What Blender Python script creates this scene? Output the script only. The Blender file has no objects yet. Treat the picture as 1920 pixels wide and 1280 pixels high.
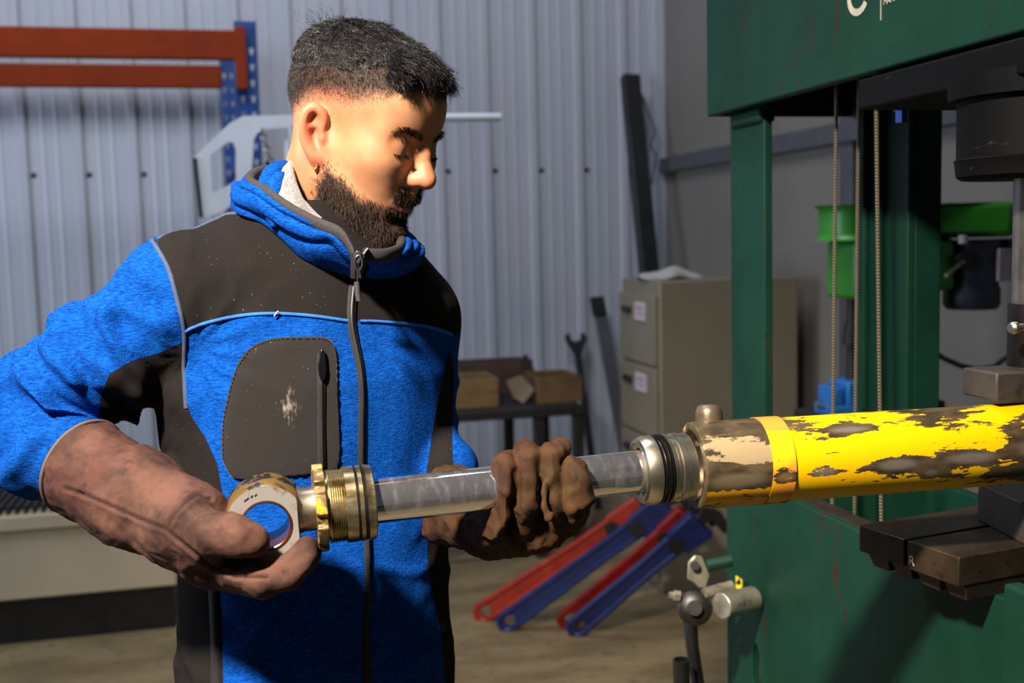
import bpy, bmesh, math, random
import numpy as np
from mathutils import Vector, Matrix
random.seed(7); np.random.seed(7)
C = bpy.context.scene.collection
SC = bpy.context.scene

# ---------------------------------------------------------------- camera
FPX = 2080.0
CAM = Vector((0.0, 0.0, 1.55))
PSI, THE, RHO = math.radians(13.5), math.radians(5.4), math.radians(1.4)
_f = Vector((math.sin(PSI)*math.cos(THE), math.cos(PSI)*math.cos(THE), -math.sin(THE)))
_r0 = Vector((math.cos(PSI), -math.sin(PSI), 0)); _u0 = _r0.cross(_f)
_r = _r0*math.cos(RHO) - _u0*math.sin(RHO); _u = _u0*math.cos(RHO) + _r0*math.sin(RHO)
cd = bpy.data.cameras.new('camera'); cam = bpy.data.objects.new('camera', cd); C.objects.link(cam)
M = Matrix.Identity(4)
for i in range(3):
    M[i][0], M[i][1], M[i][2], M[i][3] = _r[i], _u[i], -_f[i], CAM[i]
cam.matrix_world = M
cd.sensor_width = 36; cd.lens = FPX/1920*36; cd.clip_start = 0.02
cd.dof.use_dof = True; cd.dof.focus_distance = 1.27; cd.dof.aperture_fstop = 5.2
SC.camera = cam

# ---------------------------------------------------------------- world, lamps, exposure
w = bpy.data.worlds.new('world'); SC.world = w; w.use_nodes = True
w.node_tree.nodes['Background'].inputs[0].default_value = (0.50, 0.55, 0.66, 1)
w.node_tree.nodes['Background'].inputs[1].default_value = 0.08
def area(name, loc, target, size, power, col, shape='DISK', size_y=None, spread=math.pi):
    l = bpy.data.lights.new(name, 'AREA'); l.shape = shape; l.size = size; l.energy = power; l.color = col
    if size_y: l.size_y = size_y
    l.spread = spread
    o = bpy.data.objects.new(name, l); C.objects.link(o); o.location = loc
    o.rotation_euler = (Vector(target)-Vector(loc)).to_track_quat('-Z', 'Y').to_euler()
    return o
area('work_lamp', (-0.92, -0.02, 3.05), (0.17, 1.29, 1.15), 0.2, 45, (1.0, 0.86, 0.72), spread=math.radians(70))
area('roof_light', (-0.4, 3.0, 5.2), (-0.6, 5.6, 0.8), 2.4, 165, (0.84, 0.89, 1.0), 'RECTANGLE', 1.6)
area('door_daylight', (-4.9, 3.1, 1.9), (-0.9, 6.3, 1.5), 2.4, 175, (0.66, 0.79, 1.0), 'RECTANGLE', 2.6)
SC.view_settings.view_transform = 'Standard'; SC.view_settings.look = 'None'
SC.view_settings.exposure = 0.0; SC.view_settings.gamma = 1.0; SC.view_settings.use_curve_mapping = False

# ---------------------------------------------------------------- helpers
def ray(px, py):
    return _r*((px-960)/FPX) + _u*(-(py-640)/FPX) + _f
def P(px, py, z):                      # pixel + depth along the view axis -> room point
    return CAM + ray(px, py)*z
def onX(px, py, X): d = ray(px, py); return CAM + d*((X-CAM.x)/d.x)
def onY(px, py, Y): d = ray(px, py); return CAM + d*((Y-CAM.y)/d.y)
def onZ(px, py, Z): d = ray(px, py); return CAM + d*((Z-CAM.z)/d.z)
def project(V):                        # (n,3) array -> pixels
    V = np.asarray(V, float) - np.array(CAM)
    z = V@np.array(_f)
    return 960+FPX*(V@np.array(_r))/z, 640-FPX*(V@np.array(_u))/z, z

def tag(o, label=None, cat=None, group=None, kind=None):
    if label: o['label'] = label
    if cat: o['category'] = cat
    if group: o['group'] = group
    if kind: o['kind'] = kind
    return o
def thing(name, label, cat, loc=(0, 0, 0), group=None):
    o = bpy.data.objects.new(name, None); C.objects.link(o); o.location = loc
    o.empty_display_size = 0.05
    return tag(o, label, cat, group)
_world_inv = {}
def adopt(o, parent):
    if parent is not None:
        o.parent = parent
        m = Matrix.Translation(parent.location) if parent.type == 'EMPTY' else Matrix.Identity(4)
        o.matrix_parent_inverse = m.inverted()
    return o
def link(name, me, material=None, parent=None, smooth=None, bevel=0, seg=2):
    o = bpy.data.objects.new(name, me); C.objects.link(o)
    if material is not None:
        for m in (material if isinstance(material, (list, tuple)) else [material]): me.materials.append(getattr(m, 'mat', m))
    if smooth is not None:
        me.polygons.foreach_set('use_smooth', [True]*len(me.polygons))
        if smooth < 180: me.set_sharp_from_angle(angle=math.radians(smooth))
    if bevel:
        b = o.modifiers.new('bevel', 'BEVEL'); b.width = bevel; b.segments = seg; b.limit_method = 'ANGLE'
        b.angle_limit = math.radians(40)
    return adopt(o, parent)
class MB:
    def __init__(s): s.v = []; s.f = []; s.m = []; s.cm = 0
    def add(s, vs, fs):
        n = len(s.v); s.v += [tuple(v) for v in vs]; s.f += [tuple(n+i for i in f) for f in fs]; s.m += [s.cm]*len(fs); return s
    def hexa(s, p):                    # 8 points: bottom 4 ccw, top 4 ccw
        return s.add(p, [(3, 2, 1, 0), (4, 5, 6, 7), (0, 1, 5, 4), (1, 2, 6, 5), (2, 3, 7, 6), (3, 0, 4, 7)])
    def box(s, lo, hi, mat=None):
        x0, y0, z0 = lo; x1, y1, z1 = hi
        p = [Vector(q) for q in ((x0, y0, z0), (x1, y0, z0), (x1, y1, z0), (x0, y1, z0), (x0, y0, z1), (x1, y0, z1), (x1, y1, z1), (x0, y1, z1))]
        if mat is not None: p = [mat @ q for q in p]
        return s.hexa(p)
    def bar(s, a, b, wx, wy, up=(0, 0, 1)):    # box along a->b with section wx (side) by wy (up)
        a = Vector(a); b = Vector(b); d = (b-a).normalized(); up = Vector(up)
        sx = d.cross(up).normalized(); sy = sx.cross(d).normalized()
        sx *= wx/2; sy *= wy/2
        return s.hexa([a-sx-sy, a+sx-sy, a+sx+sy, a-sx+sy, b-sx-sy, b+sx-sy, b+sx+sy, b-sx+sy])
    def lathe(s, o, ax, prof, n=32, ref=None, cap=True):     # prof = [(distance along axis, radius)]
        o = Vector(o); ax = Vector(ax).normalized()
        r = Vector(ref) if ref else (Vector((0, 0, 1)) if abs(ax.z) < .9 else Vector((1, 0, 0)))
        e1 = (r - ax*r.dot(ax)).normalized(); e2 = ax.cross(e1)
        vs = []; fs = []
        for t, rad in prof:
            for k in range(n):
                a = 2*math.pi*k/n; vs.append(o+ax*t+(e1*math.cos(a)+e2*math.sin(a))*rad)
        for i in range(len(prof)-1):
            for k in range(n):
                k2 = (k+1) % n; fs.append((i*n+k, i*n+k2, (i+1)*n+k2, (i+1)*n+k))
        if cap:
            fs.append(tuple(reversed(range(n)))); fs.append(tuple(range((len(prof)-1)*n, len(prof)*n)))
        return s.add(vs, fs)
    def cyl(s, a, b, r, r2=None, n=24):
        a = Vector(a); b = Vector(b)
        return s.lathe(a, b-a, [(0, r), ((b-a).length, r if r2 is None else r2)], n)
    def tube(s, pts, r, n=8, cap=True):
        pts = [Vector(p) for p in pts]; rs = r if isinstance(r, (list, tuple)) else [r]*len(pts)
        vs = []; fs = []; e1 = None
        for i, p in enumerate(pts):
            d = (pts[min(i+1, len(pts)-1)]-pts[max(i-1, 0)]).normalized()
            if e1 is None: e1 = d.orthogonal().normalized()
            e1 = (e1-d*e1.dot(d)).normalized(); e2 = d.cross(e1)
            for k in range(n):
                a = 2*math.pi*k/n; vs.append(p+(e1*math.cos(a)+e2*math.sin(a))*rs[i])
        for i in range(len(pts)-1):
            for k in range(n):
                k2 = (k+1) % n; fs.append((i*n+k, i*n+k2, (i+1)*n+k2, (i+1)*n+k))
        if cap: fs.append(tuple(reversed(range(n)))); fs.append(tuple(range((len(pts)-1)*n, len(pts)*n)))
        return s.add(vs, fs)
    def prism(s, poly, ext):           # planar polygon (3-D points) extruded by vector
        n = len(poly); e = Vector(ext); a = [Vector(p) for p in poly]; b = [p+e for p in a]
        return s.add(a+b, [tuple(reversed(range(n))), tuple(range(n, 2*n))]+[(i, (i+1) % n, n+(i+1) % n, n+i) for i in range(n)])
    def mesh(s, name):
        me = bpy.data.meshes.new(name); me.from_pydata(s.v, [], s.f)
        if any(s.m): me.polygons.foreach_set('material_index', s.m)
        bm = bmesh.new(); bm.from_mesh(me); bmesh.ops.recalc_face_normals(bm, faces=bm.faces); bm.to_mesh(me); bm.free()
        return me
    def build(s, name, material, parent=None, smooth=35, bevel=0, seg=2):
        return link(name, s.mesh(name), material, parent, smooth, bevel, seg)
def struct(o): o['kind'] = 'structure'; return o
def holed_plate(outer, holes, thick, origin, ex, ey, bevel=0.0):     # 2-D outline with holes -> mesh in the ex,ey plane
    cu = bpy.data.curves.new('t', 'CURVE'); cu.dimensions = '2D'; cu.fill_mode = 'BOTH'; cu.extrude = thick/2
    for loop in [outer]+holes:
        sp = cu.splines.new('POLY'); sp.points.add(len(loop)-1)
        for i, (x, y) in enumerate(loop): sp.points[i].co = (x, y, 0, 1)
        sp.use_cyclic_u = True
    o = bpy.data.objects.new('t', cu); C.objects.link(o)
    me = bpy.data.meshes.new_from_object(o.evaluated_get(bpy.context.evaluated_depsgraph_get()))
    bpy.data.objects.remove(o)
    ex = Vector(ex).normalized(); ey = Vector(ey).normalized(); ez = ex.cross(ey)
    m = Matrix((ex, ey, ez)).transposed().to_4x4(); m.translation = Vector(origin)
    me.transform(m)
    bm = bmesh.new(); bm.from_mesh(me); bmesh.ops.remove_doubles(bm, verts=bm.verts, dist=1e-5)
    bmesh.ops.recalc_face_normals(bm, faces=bm.faces); bm.to_mesh(me); bm.free()
    return me
def ngon(cx, cy, r, n=24, a0=0, ry=None):
    return [(cx+r*math.cos(a0+2*math.pi*i/n), cy+(ry or r)*math.sin(a0+2*math.pi*i/n)) for i in range(n)]
def spline(pts, n):                    # Catmull-Rom through rows of any dimension
    p = np.asarray(pts, float); m = len(p); out = []
    for u in np.linspace(0, m-1, n):
        i = min(int(u), m-2); t = u-i
        p0, p1, p2, p3 = p[max(i-1, 0)], p[i], p[i+1], p[min(i+2, m-1)]
        out.append(.5*((2*p1)+(-p0+p2)*t+(2*p0-5*p1+4*p2-p3)*t*t+(-p0+3*p1-3*p2+p3)*t**3))
    return np.array(out)

# ---------------------------------------------------------------- materials
def srgb(r, g, b):
    return tuple(((c/255)/12.92 if c/255 <= .04045 else ((c/255+.055)/1.055)**2.4) for c in (r, g, b))
class NT:
    def __init__(s, name):
        s.mat = bpy.data.materials.new(name); s.mat.use_nodes = True; s.t = s.mat.node_tree; s.n = s.t.nodes; s.l = s.t.links
        s.bsdf = s.n['Principled BSDF']; s.co = None
    def node(s, typ, **kw):
        n = s.n.new(typ)
        for k, v in kw.items(): setattr(n, k, v)
        return n
    def put(s, sock, v):
        if isinstance(v, bpy.types.NodeSocket): s.l.new(v, sock)
        elif isinstance(v, (tuple, list)) and len(v) == 3 and sock.type == 'RGBA': sock.default_value = (*v, 1)
        else: sock.default_value = v
    def coord(s, scale=(1, 1, 1), rot=(0, 0, 0), loc=(0, 0, 0), which='Object'):
        if s.co is None: s.co = s.node('ShaderNodeTexCoord')
        m = s.node('ShaderNodeMapping'); s.l.new(s.co.outputs[which], m.inputs[0])
        m.inputs['Scale'].default_value = scale; m.inputs['Rotation'].default_value = rot; m.inputs['Location'].default_value = loc
        return m.outputs[0]
    def noise(s, vec, scale, detail=4, rough=.55, dist=0):
        n = s.node('ShaderNodeTexNoise'); s.l.new(vec, n.inputs['Vector'])
        n.inputs['Scale'].default_value = scale; n.inputs['Detail'].default_value = detail
        n.inputs['Roughness'].default_value = rough; n.inputs['Distortion'].default_value = dist
        return n.outputs['Fac']
    def step(s, v, a, b):              # smooth ramp a->0, b->1
        m = s.node('ShaderNodeMapRange', interpolation_type='SMOOTHSTEP'); s.put(m.inputs[0], v)
        m.inputs[1].default_value = a; m.inputs[2].default_value = b
        return m.outputs[0]
    def math(s, op, a, b=0.0, clamp=False):
        m = s.node('ShaderNodeMath', operation=op, use_clamp=clamp); s.put(m.inputs[0], a); s.put(m.inputs[1], b); return m.outputs[0]
    def mix(s, f, a, b):
        m = s.node('ShaderNodeMix', data_type='RGBA'); s.put(m.inputs['Factor'], f)
        s.put([i for i in m.inputs if i.name == 'A' and i.type == 'RGBA'][0], a); s.put([i for i in m.inputs if i.name == 'B' and i.type == 'RGBA'][0], b)
        return [o for o in m.outputs if o.type == 'RGBA'][0]
    def mixf(s, f, a, b):
        m = s.node('ShaderNodeMix', data_type='FLOAT'); s.put(m.inputs[0], f); s.put(m.inputs[2], a); s.put(m.inputs[3], b); return m.outputs[0]
    def attr(s, name):
        n = s.node('ShaderNodeAttribute'); n.attribute_name = name; return n.outputs['Fac']
    def set(s, **kw):
        for k, v in kw.items():
            s.put(s.bsdf.inputs[{'base': 'Base Color', 'rough': 'Roughness', 'metal': 'Metallic', 'spec': 'Specular IOR Level', 'coat': 'Coat Weight', 'sheen': 'Sheen Weight', 'sss': 'Subsurface Weight'}.get(k, k)], v)
        return s
    def bump(s, h, strength=.3, dist=.001, prev=None):
        b = s.node('ShaderNodeBump'); b.inputs['Strength'].default_value = strength; b.inputs['Distance'].default_value = dist
        s.put(b.inputs['Height'], h)
        if prev is not None: s.l.new(prev, b.inputs['Normal'])
        s.l.new(b.outputs[0], s.bsdf.inputs['Normal']); return b.outputs[0]
def simple(name, col, rough=.5, metal=0., var=.25, scale=12, bump=0., bscale=200, dirt=None, dscale=6, dlev=(.55, .7), spec=.5):
    """plain surface with a mottled colour, optional dirt patches and fine relief"""
    t = NT(name); c = t.coord()
    n = t.noise(c, scale, 5)
    dk = tuple(x*(1-var) for x in col); lt = tuple(min(1, x*(1+var)) for x in col)
    base = t.mix(t.step(n, .3, .7), dk, lt)
    if dirt is not None:
        base = t.mix(t.step(t.noise(c, dscale, 8, .65), *dlev), base, dirt)
    t.set(base=base, rough=t.mixf(t.noise(c, scale*2, 4), rough*.8, min(1, rough*1.2)), metal=metal, spec=spec)
    if bump: t.bump(t.noise(c, bscale, 3), bump, .002)
    return t.mat
# ---------------------------------------------------------------- the setting
YB, XR = 6.3, 2.45
m_wall = NT('painted_sheet')
_c = m_wall.coord(); _n = m_wall.noise(m_wall.coord((1, 1, .25)), 2.5, 5); _n2 = m_wall.noise(_c, 40, 3)
m_wall.set(base=m_wall.mix(_n, srgb(158, 160, 168), srgb(174, 176, 182)), rough=m_wall.mixf(_n2, .28, .42), spec=.5)
m_wall.bump(m_wall.noise(_c, 3, 2), .25, .004)
m_rwall = simple('grey_panel', srgb(112, 106, 98), .55, var=.05, scale=2)
m_floor = NT('concrete')
_c = m_floor.coord(); a = m_floor.noise(m_floor.coord((1, 2.5, 1)), 2.2, 8, .6); b = m_floor.noise(_c, 18, 6, .6)
fb = m_floor.mix(m_floor.step(a, .35, .68), srgb(98, 84, 56), srgb(124, 108, 76))
fb = m_floor.mix(m_floor.step(b, .52, .75), fb, srgb(82, 70, 48))
m_floor.set(base=fb, rough=m_floor.mixf(b, .45, .75)); m_floor.bump(b, .2, .003)
m_girt = simple('girt_paint', srgb(70, 70, 74), .5, var=.1)
m_dark = simple('dark_steel', srgb(30, 30, 32), .5, .3, var=.3)
m_black = simple('black_paint', srgb(14, 14, 15), .42, var=.4)
m_steel = simple('worn_steel', srgb(150, 145, 138), .34, .9, var=.2, scale=30, bump=.1, bscale=300)

mb = MB()                                              # corrugated sheet, trapezoid ribs every 276 mm
xs = []; PITCH = .276; X0 = -7.0
x = X0 + 0.113
prof = [(X0, 0.0)]
while x < XR:
    for dx, d in ((-.030, 0), (-.018, .018), (.018, .018), (.030, 0), (.092, 0), (.098, .003), (.110, .003), (.116, 0), (.160, 0), (.166, .003), (.178, .003), (.184, 0)):
        prof.append((x+dx, d))
    xs.append(x); x += PITCH
prof = [q for q in prof if q[0] < XR]+[(XR, 0)]
for zi in (0, 3.7):
    mb.v += [(px_, YB-d, zi) for px_, d in prof]
n = len(prof); mb.f = [(i, i+1, n+i+1, n+i) for i in range(n-1)]; mb.m = [0]*(n-1)
wall_back = struct(link('wall_back', mb.mesh('wall_back'), m_wall))
sc0 = None
for x in xs:
    if x < -2.6: continue
    if sc0 is None:
        q = MB().lathe((0, 0, 0), (0, -1, 0), [(0, .014), (.004, .014), (.005, .008), (.012, .007)], 10); sc0 = q.build('screw', m_dark, wall_back, 40)
        s = sc0
    else:
        s = sc0.copy(); C.objects.link(s); adopt(s, wall_back)
    s.location = (x+.045, YB, 1.93)
struct(MB().box((XR, -1.5, 0), (XR+.06, YB, 3.7)).build('wall_right', m_rwall))
struct(MB().box((-7, -4.5, -.1), (XR, YB+.1, 0)).build('floor', m_floor))
struct(MB().box((XR-.045, -1.0, 1.90), (XR, YB-.03, 1.985)).build('trim_1', m_girt, bevel=.004))
_ty = onX(1597, 400, XR).y
struct(MB().box((XR-.03, _ty-.05, 0), (XR, _ty+.05, 3.7)).build('trim_3', m_girt, bevel=.004))
struct(MB().box((XR-.07, YB-.10, 0), (XR-.0, YB-.03, 3.7)).build('trim_2', m_wall, bevel=.004))

# ---------------------------------------------------------------- pallet rack
m_orange = simple('rack_orange', srgb(120, 40, 4), .6, var=.12, scale=5, dirt=srgb(98, 30, 4), dscale=9, dlev=(.6, .8), spec=.15)
m_rblue = simple('rack_blue', srgb(28, 62, 120), .42, var=.15, scale=9)
rk = thing('pallet_rack', 'orange and blue pallet rack against the ribbed back wall', 'rack', (-1.4, 5.33, 0))
def upright(Y, X, w):
    outer = [(-w/2, 0), (w/2, 0), (w/2, 2.56), (-w/2, 2.56)]
    holes = []
    for k in range(33):
        z = .12+k*.072
        for sx in (-.25, .25):
            holes.append([(sx*w+a*.011, z+b*.015) for a, b in ((-1, 1), (1, 1), (.45, -1), (-.45, -1))])
    me = holed_plate(outer, holes, .004, (X, Y-.0, 0), (1, 0, 0), (0, 0, 1))
    u = link('upright_post', me, m_rblue, rk, 30)
    q = MB(); q.box((X-w/2-.003, Y, 0), (X-w/2+.001, Y+.075, 2.56)); q.box((X+w/2-.001, Y, 0), (X+w/2+.003, Y+.075, 2.56))
    q.box((X-w/2-.02, Y-.02, 0), (X+w/2+.02, Y+.09, .008))
    q.build('post_flange', m_rblue, u, 30)
fx = onY(463, 130, 5.33).x
upright(5.33, fx, .095); upright(6.12, onY(429, 180, 6.12).x, .075)
zb0, zb1 = onY(300, 57, 5.33).z, onY(300, 113, 5.33).z
zr0, zr1 = onY(300, 121, 6.10).z, onY(300, 164, 6.10).z
for Y, z1_, z0_ in ((5.285, zb1, zb0), (6.10, zr1, zr0)):
    b = MB().box((-4.2, Y, z1_), ((fx if Y < 6 else onY(429, 180, 6.12).x)-.035, Y+.045, z0_)).build('beam', m_orange, rk, 30, .008, 3)
    if Y < 6: MB().box((fx-.05, Y-.004, zb1-.13), (fx+.0, Y+.044, zb0+.015)).build('beam_connector', m_orange, b, 30, .003)
for k, (z0, z1) in enumerate(((.4, 1.2), (1.2, 2.0), (2.0, 1.9))):
    MB().bar((fx, 5.40, z0), (onY(429, 180, 6.12).x, 6.12, z1), .03, .03).build('brace', m_rblue, rk, 30)

# ---------------------------------------------------------------- grey machine guard behind the neck
m_grey = simple('grey_enamel', srgb(214, 218, 224), .4, var=.05, scale=4)
GY = 4.45
def gp(px, py): p = onY(px, py, GY); return (p.x, p.z)
outer = [gp(*q) for q in ((362, 297), (372, 287), (430, 232), (455, 218), (700, 212), (700, 232), (545, 236), (560, 300), (548, 345), (500, 345), (470, 362), (420, 395), (376, 409))]
holes = [[gp(*q) for q in ((394, 292), (428, 266), (438, 268), (442, 278), (442, 338), (434, 345), (398, 362))],
         [gp(*q) for q in ((476, 262), (482, 250), (494, 243), (540, 240), (546, 300), (535, 325), (478, 336), (472, 325))]]
gd = thing('machine_guard', 'light grey steel guard plate with two rounded cut-outs, behind the neck', 'guard', (outer[0][0]+.35, GY, 0))
me = holed_plate(outer, holes, .02, (0, GY, 0), (1, 0, 0), (0, 0, 1)); pl = link('plate', me, m_grey, gd, 30, .004)
a = onY(640, 222, GY); b = onY(938, 220, GY+.02)
MB().cyl(a, b, .017, n=16).build('long_bar', m_grey, gd)
q = MB(); e0 = onY(365, 296, GY-.012); e1 = onY(377, 408, GY-.012); q.tube([e0, e1], .008, 8); q.build('hinge_pin', m_dark, gd)
cx = onY(560, 300, GY).x
q = MB(); q.box((cx-.05, GY+.012, .02), (cx+.05, GY+.11, onY(560, 260, GY).z)); q.box((cx-.25, GY-.2, 0), (cx+.25, GY+.3, .02)); q.build('pedestal', m_grey, gd, 30, .005)
q = MB()                                               # chain links hanging inside the cut-out
for k in range(7):
    p = onY(492+3*k, 247+11*k, GY-.03); t = []
    for i in range(13):
        aa = 2*math.pi*i/12; t.append(p+Vector((.009*math.cos(aa)*(1 if k % 2 else .3), .009*math.cos(aa)*(.3 if k % 2 else 1), .016*math.sin(aa))))
    q.tube(t, .0035, 6, False)
q.build('chain', m_steel, gd)
q = MB(); p = [onY(*v, GY-.05) for v in ((503, 300), (520, 325), (548, 285), (560, 300), (528, 345), (515, 345), (496, 305))]
q.prism(p, (0, .02, 0)); q.build('strap', m_black, gd)

# ---------------------------------------------------------------- low cream cabinet at left
m_cream = simple('cream_paint', srgb(172, 156, 128), .6, var=.06, scale=3, dirt=srgb(146, 132, 106), dscale=3, dlev=(.58, .75))
LY = 4.55
zt, zb, zg = onY(140, 958, LY).z, onY(140, 1115, LY).z, onY(140, 985, LY).z
lc = thing('low_cabinet', 'long low cream steel cabinet on a black plinth behind the elbow', 'cabinet', (-1.9, LY, 0))
LXR = onY(330, 1050, LY).x
MB().box((-3.0, LY, zb), (LXR, LY+.7, zt-.005)).build('body', m_cream, lc, 30, .006)
q = MB(); q.box((-3.0, LY-.02, zg), (LXR, LY+.02, zt)); q.box((-3.0, LY+.66, zg), (LXR, LY+.7, zt)); q.build('rim', m_cream, lc, 30, .005)
MB().box((-2.98, LY+.05, 0.0), (LXR-.02, LY+.68, zb)).build('plinth', m_black, lc, 30)
sl = MB().box((-.006, LY+.03, zt-.004), (.006, LY+.65, zt+.028)).build('grate_bar', m_dark, lc, 30)
sl.location.x = -2.95
for k in range(1, int((LXR+2.98)/.032)):
    s = sl.copy(); C.objects.link(s); adopt(s, lc); s.location.x = -2.95+k*.032
bp = thing('scrap_crate', 'dark slatted crate standing on the low cream cabinet', 'crate', (-2.15, LY+.35, zt+.028))
z0 = zt+.028
for k in range(4):
    MB().box((-2.75, LY+.10, z0+.01+k*.045), (-1.72, LY+.12, z0+.045+k*.045)).build('slat', m_dark, bp, 30, .002)
    MB().box((-2.75, LY+.58, z0+.01+k*.045), (-1.72, LY+.60, z0+.045+k*.045)).build('slat', m_dark, bp, 30, .002)
for x in (-2.74, -1.76):
    MB().box((x, LY+.12, z0), (x+.03, LY+.58, z0+.185)).build('end_board', m_dark, bp, 30, .002)
    
# ---------------------------------------------------------------- filing cabinet and cloth
m_file = simple('file_beige', srgb(112, 104, 86), .5, var=.06, scale=3)
m_label = simple('card', srgb(170, 158, 164), .7, var=.04)
m_print = simple('card_print', srgb(150, 110, 120), .7, var=.1)
FX0, FX1, FY0, FY1 = 1.675, 2.33, 4.38, 4.86
FZ = onX(1236, 528, 1.675).z
fc = thing('filing_cabinet', 'dark beige filing cabinet with labelled drawers in the corner', 'cabinet', ((FX0+FX1)/2, FY0, 0))
MB().box((FX0+.02, FY0, 0), (FX1, FY1, FZ)).build('body', m_file, fc, 30, .006)
for k in range(4):
    z0 = .05+k*(FZ-.10)/4; z1 = z0+(FZ-.10)/4-.012
    d = MB().box((FX0, FY0+.018, z0), (FX0+.022, FY1-.018, z1)).build('drawer', m_file, fc, 30, .004)
    MB().box((FX0-.006, FY0+.12, z1-.115), (FX0+.001, FY0+.25, z1-.035)).build('label_card', m_label, d, 30, .002)
    q = MB(); q.box((FX0-.0068, FY0+.135, z1-.065), (FX0-.0058, FY0+.235, z1-.055)); q.box((FX0-.0068, FY0+.135, z1-.088), (FX0-.0058, FY0+.215, z1-.08)); q.build('print', m_print, d)
    MB().box((FX0-.014, FY0+.30, z1-.09), (FX0+.001, FY0+.40, z1-.06)).build('drawer_pull', m_dark, d, 30, .004)
m_cloth = simple('rag', srgb(150, 146, 142), .9, var=.08, bump=.3, bscale=60)
def rag(name, cx, cy, z, rx, ry, h, seed, mat):
    rnd = np.random.RandomState(seed); n1, n2 = 26, 18; q = MB(); ph = rnd.rand(6)*6
    for i in range(n1):
        for j in range(n2):
            u, v = i/(n1-1)*2-1, j/(n2-1)*2-1; e = max(0, 1-(u*u+v*v)**1.2*.75)
            hh = h*e*(.65+.35*math.sin(5*u+ph[0]+2*v)*math.sin(4*v+ph[1]))+.006
            q.v.append((cx+u*rx*(1+.1*math.sin(3*v+ph[2])), cy+v*ry*(1+.12*math.sin(4*u+ph[3])), z+hh))
    q.f = [(i*n2+j, (i+1)*n2+j, (i+1)*n2+j+1, i*n2+j+1) for i in range(n1-1) for j in range(n2-1)]; q.m = [0]*len(q.f)
    o = link(name, q.mesh(name), mat, None, 180); s = o.modifiers.new('t', 'SOLIDIFY'); s.thickness = .004; s.offset = -1
    return o
tag(rag('rag', FX0+.14, FY0+.20, FZ, .13, .11, .05, 3, m_cloth), 'crumpled pale rag lying on top of the beige filing cabinet', 'cloth')

# ---------------------------------------------------------------- leaning bars in the corner
bm_ = thing('steel_beam', 'tall black steel beam leaning into the corner behind the filing cabinet', 'beam', (1.95, 5.6, 0))
A = onY(1181, 143, 6.17); B = onY(1222, 560, 5.78); D = (B-A); bot = A + D*(A.z/(A.z-B.z)); bot.z = .004
MB().bar(A, bot, .10, .07, (0, 1, 0)).build('beam_body', m_black, bm_, 30, .004)
q = MB(); s0 = A+Vector((.055, -.03, -.1))
q.tube([s0, s0+Vector((.04, -.02, -.12)), s0+Vector((.075, -.02, -.22)), s0+Vector((.05, -.02, -.30)), s0+Vector((.085, -.01, -.36)), s0+Vector((.06, 0, -.52))], .006, 6)
q.build('wire_loop', m_girt, bm_)
lb = thing('flat_bar', 'long grey flat bar leaning on the ribbed wall beside the filing cabinet', 'bar', (1.7, 6.0, 0))
A = onY(1120, 556, 6.20); B = onY(1165, 800, 6.0); bot = A+(B-A)*(A.z/(A.z-B.z))
MB().bar(A, bot, .075, .02, (0, 1, 0)).build('bar_body', m_girt, lb, 30, .003)
MB().bar(A+Vector((-.012, -.016, 0)), A+(bot-A)*.09+Vector((-.012, -.016, 0)), .08, .024, (0, 1, 0)).build('end_bracket', m_dark, lb, 30, .003)
sp = thing('open_end_spanner', 'large dark open-ended spanner leaning on the wall above the bench end', 'spanner', (1.4, 6.0, 0))
A = onY(1082, 655, 6.18); B = onY(1100, 790, 6.05); bot = A+(B-A)*(A.z/(A.z-B.z))
MB().bar(A, bot, .042, .018, (0, 1, 0)).build('shank', m_dark, sp, 30, .004)
d = (A-bot).normalized(); s = d.cross(Vector((0, 1, 0))).normalized(); yv = Vector((0, -.028, 0))
pts = [(-.02, -.03), (-.045, .02), (-.065, .06), (-.06, .09), (-.035, .10), (-.03, .06), (0, .045), (.03, .06), (.035, .10), (.06, .09), (.065, .06), (.045, .02), (.02, -.03)]
MB().prism([A+s*u+d*v+Vector((0, .014, 0)) for u, v in pts], yv).build('jaw', m_dark, sp, 30, .003)

# ---------------------------------------------------------------- work bench with boxes
m_wood = simple('dusty_wood', srgb(92, 68, 38), .7, var=.25, scale=8)
m_wood2 = simple('pale_box_wood', srgb(112, 88, 50), .7, var=.15, scale=8)
m_wood3 = simple('brown_tray_wood', srgb(60, 42, 30), .7, var=.25, scale=8)
m_bench = simple('bench_steel', srgb(22, 20, 18), .6, var=.3)
BY0, BY1 = 5.05, 5.75
bx0, bx1 = onY(800, 770, BY0).x, onY(1096, 775, BY0).x; bz = onY(960, 768, BY0).z
wb = thing('work_bench', 'low dark steel bench carrying wooden boxes by the ribbed wall', 'bench', ((bx0+bx1)/2, BY0, 0))
MB().box((bx0, BY0, bz-.045), (bx1, BY1, bz)).build('bench_top', m_bench, wb, 30, .004)
for x in (bx0, onY(1005, 850, BY0).x, bx1-.05):
    for y in (BY0+.01, BY1-.06):
        MB().box((x, y, 0), (x+.05, y+.05, bz-.045)).build('leg', m_bench, wb, 30, .003)
MB().box((bx0, BY0+.02, .10), (bx1, BY0+.05, .15)).build('rail', m_bench, wb, 30, .003)
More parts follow.
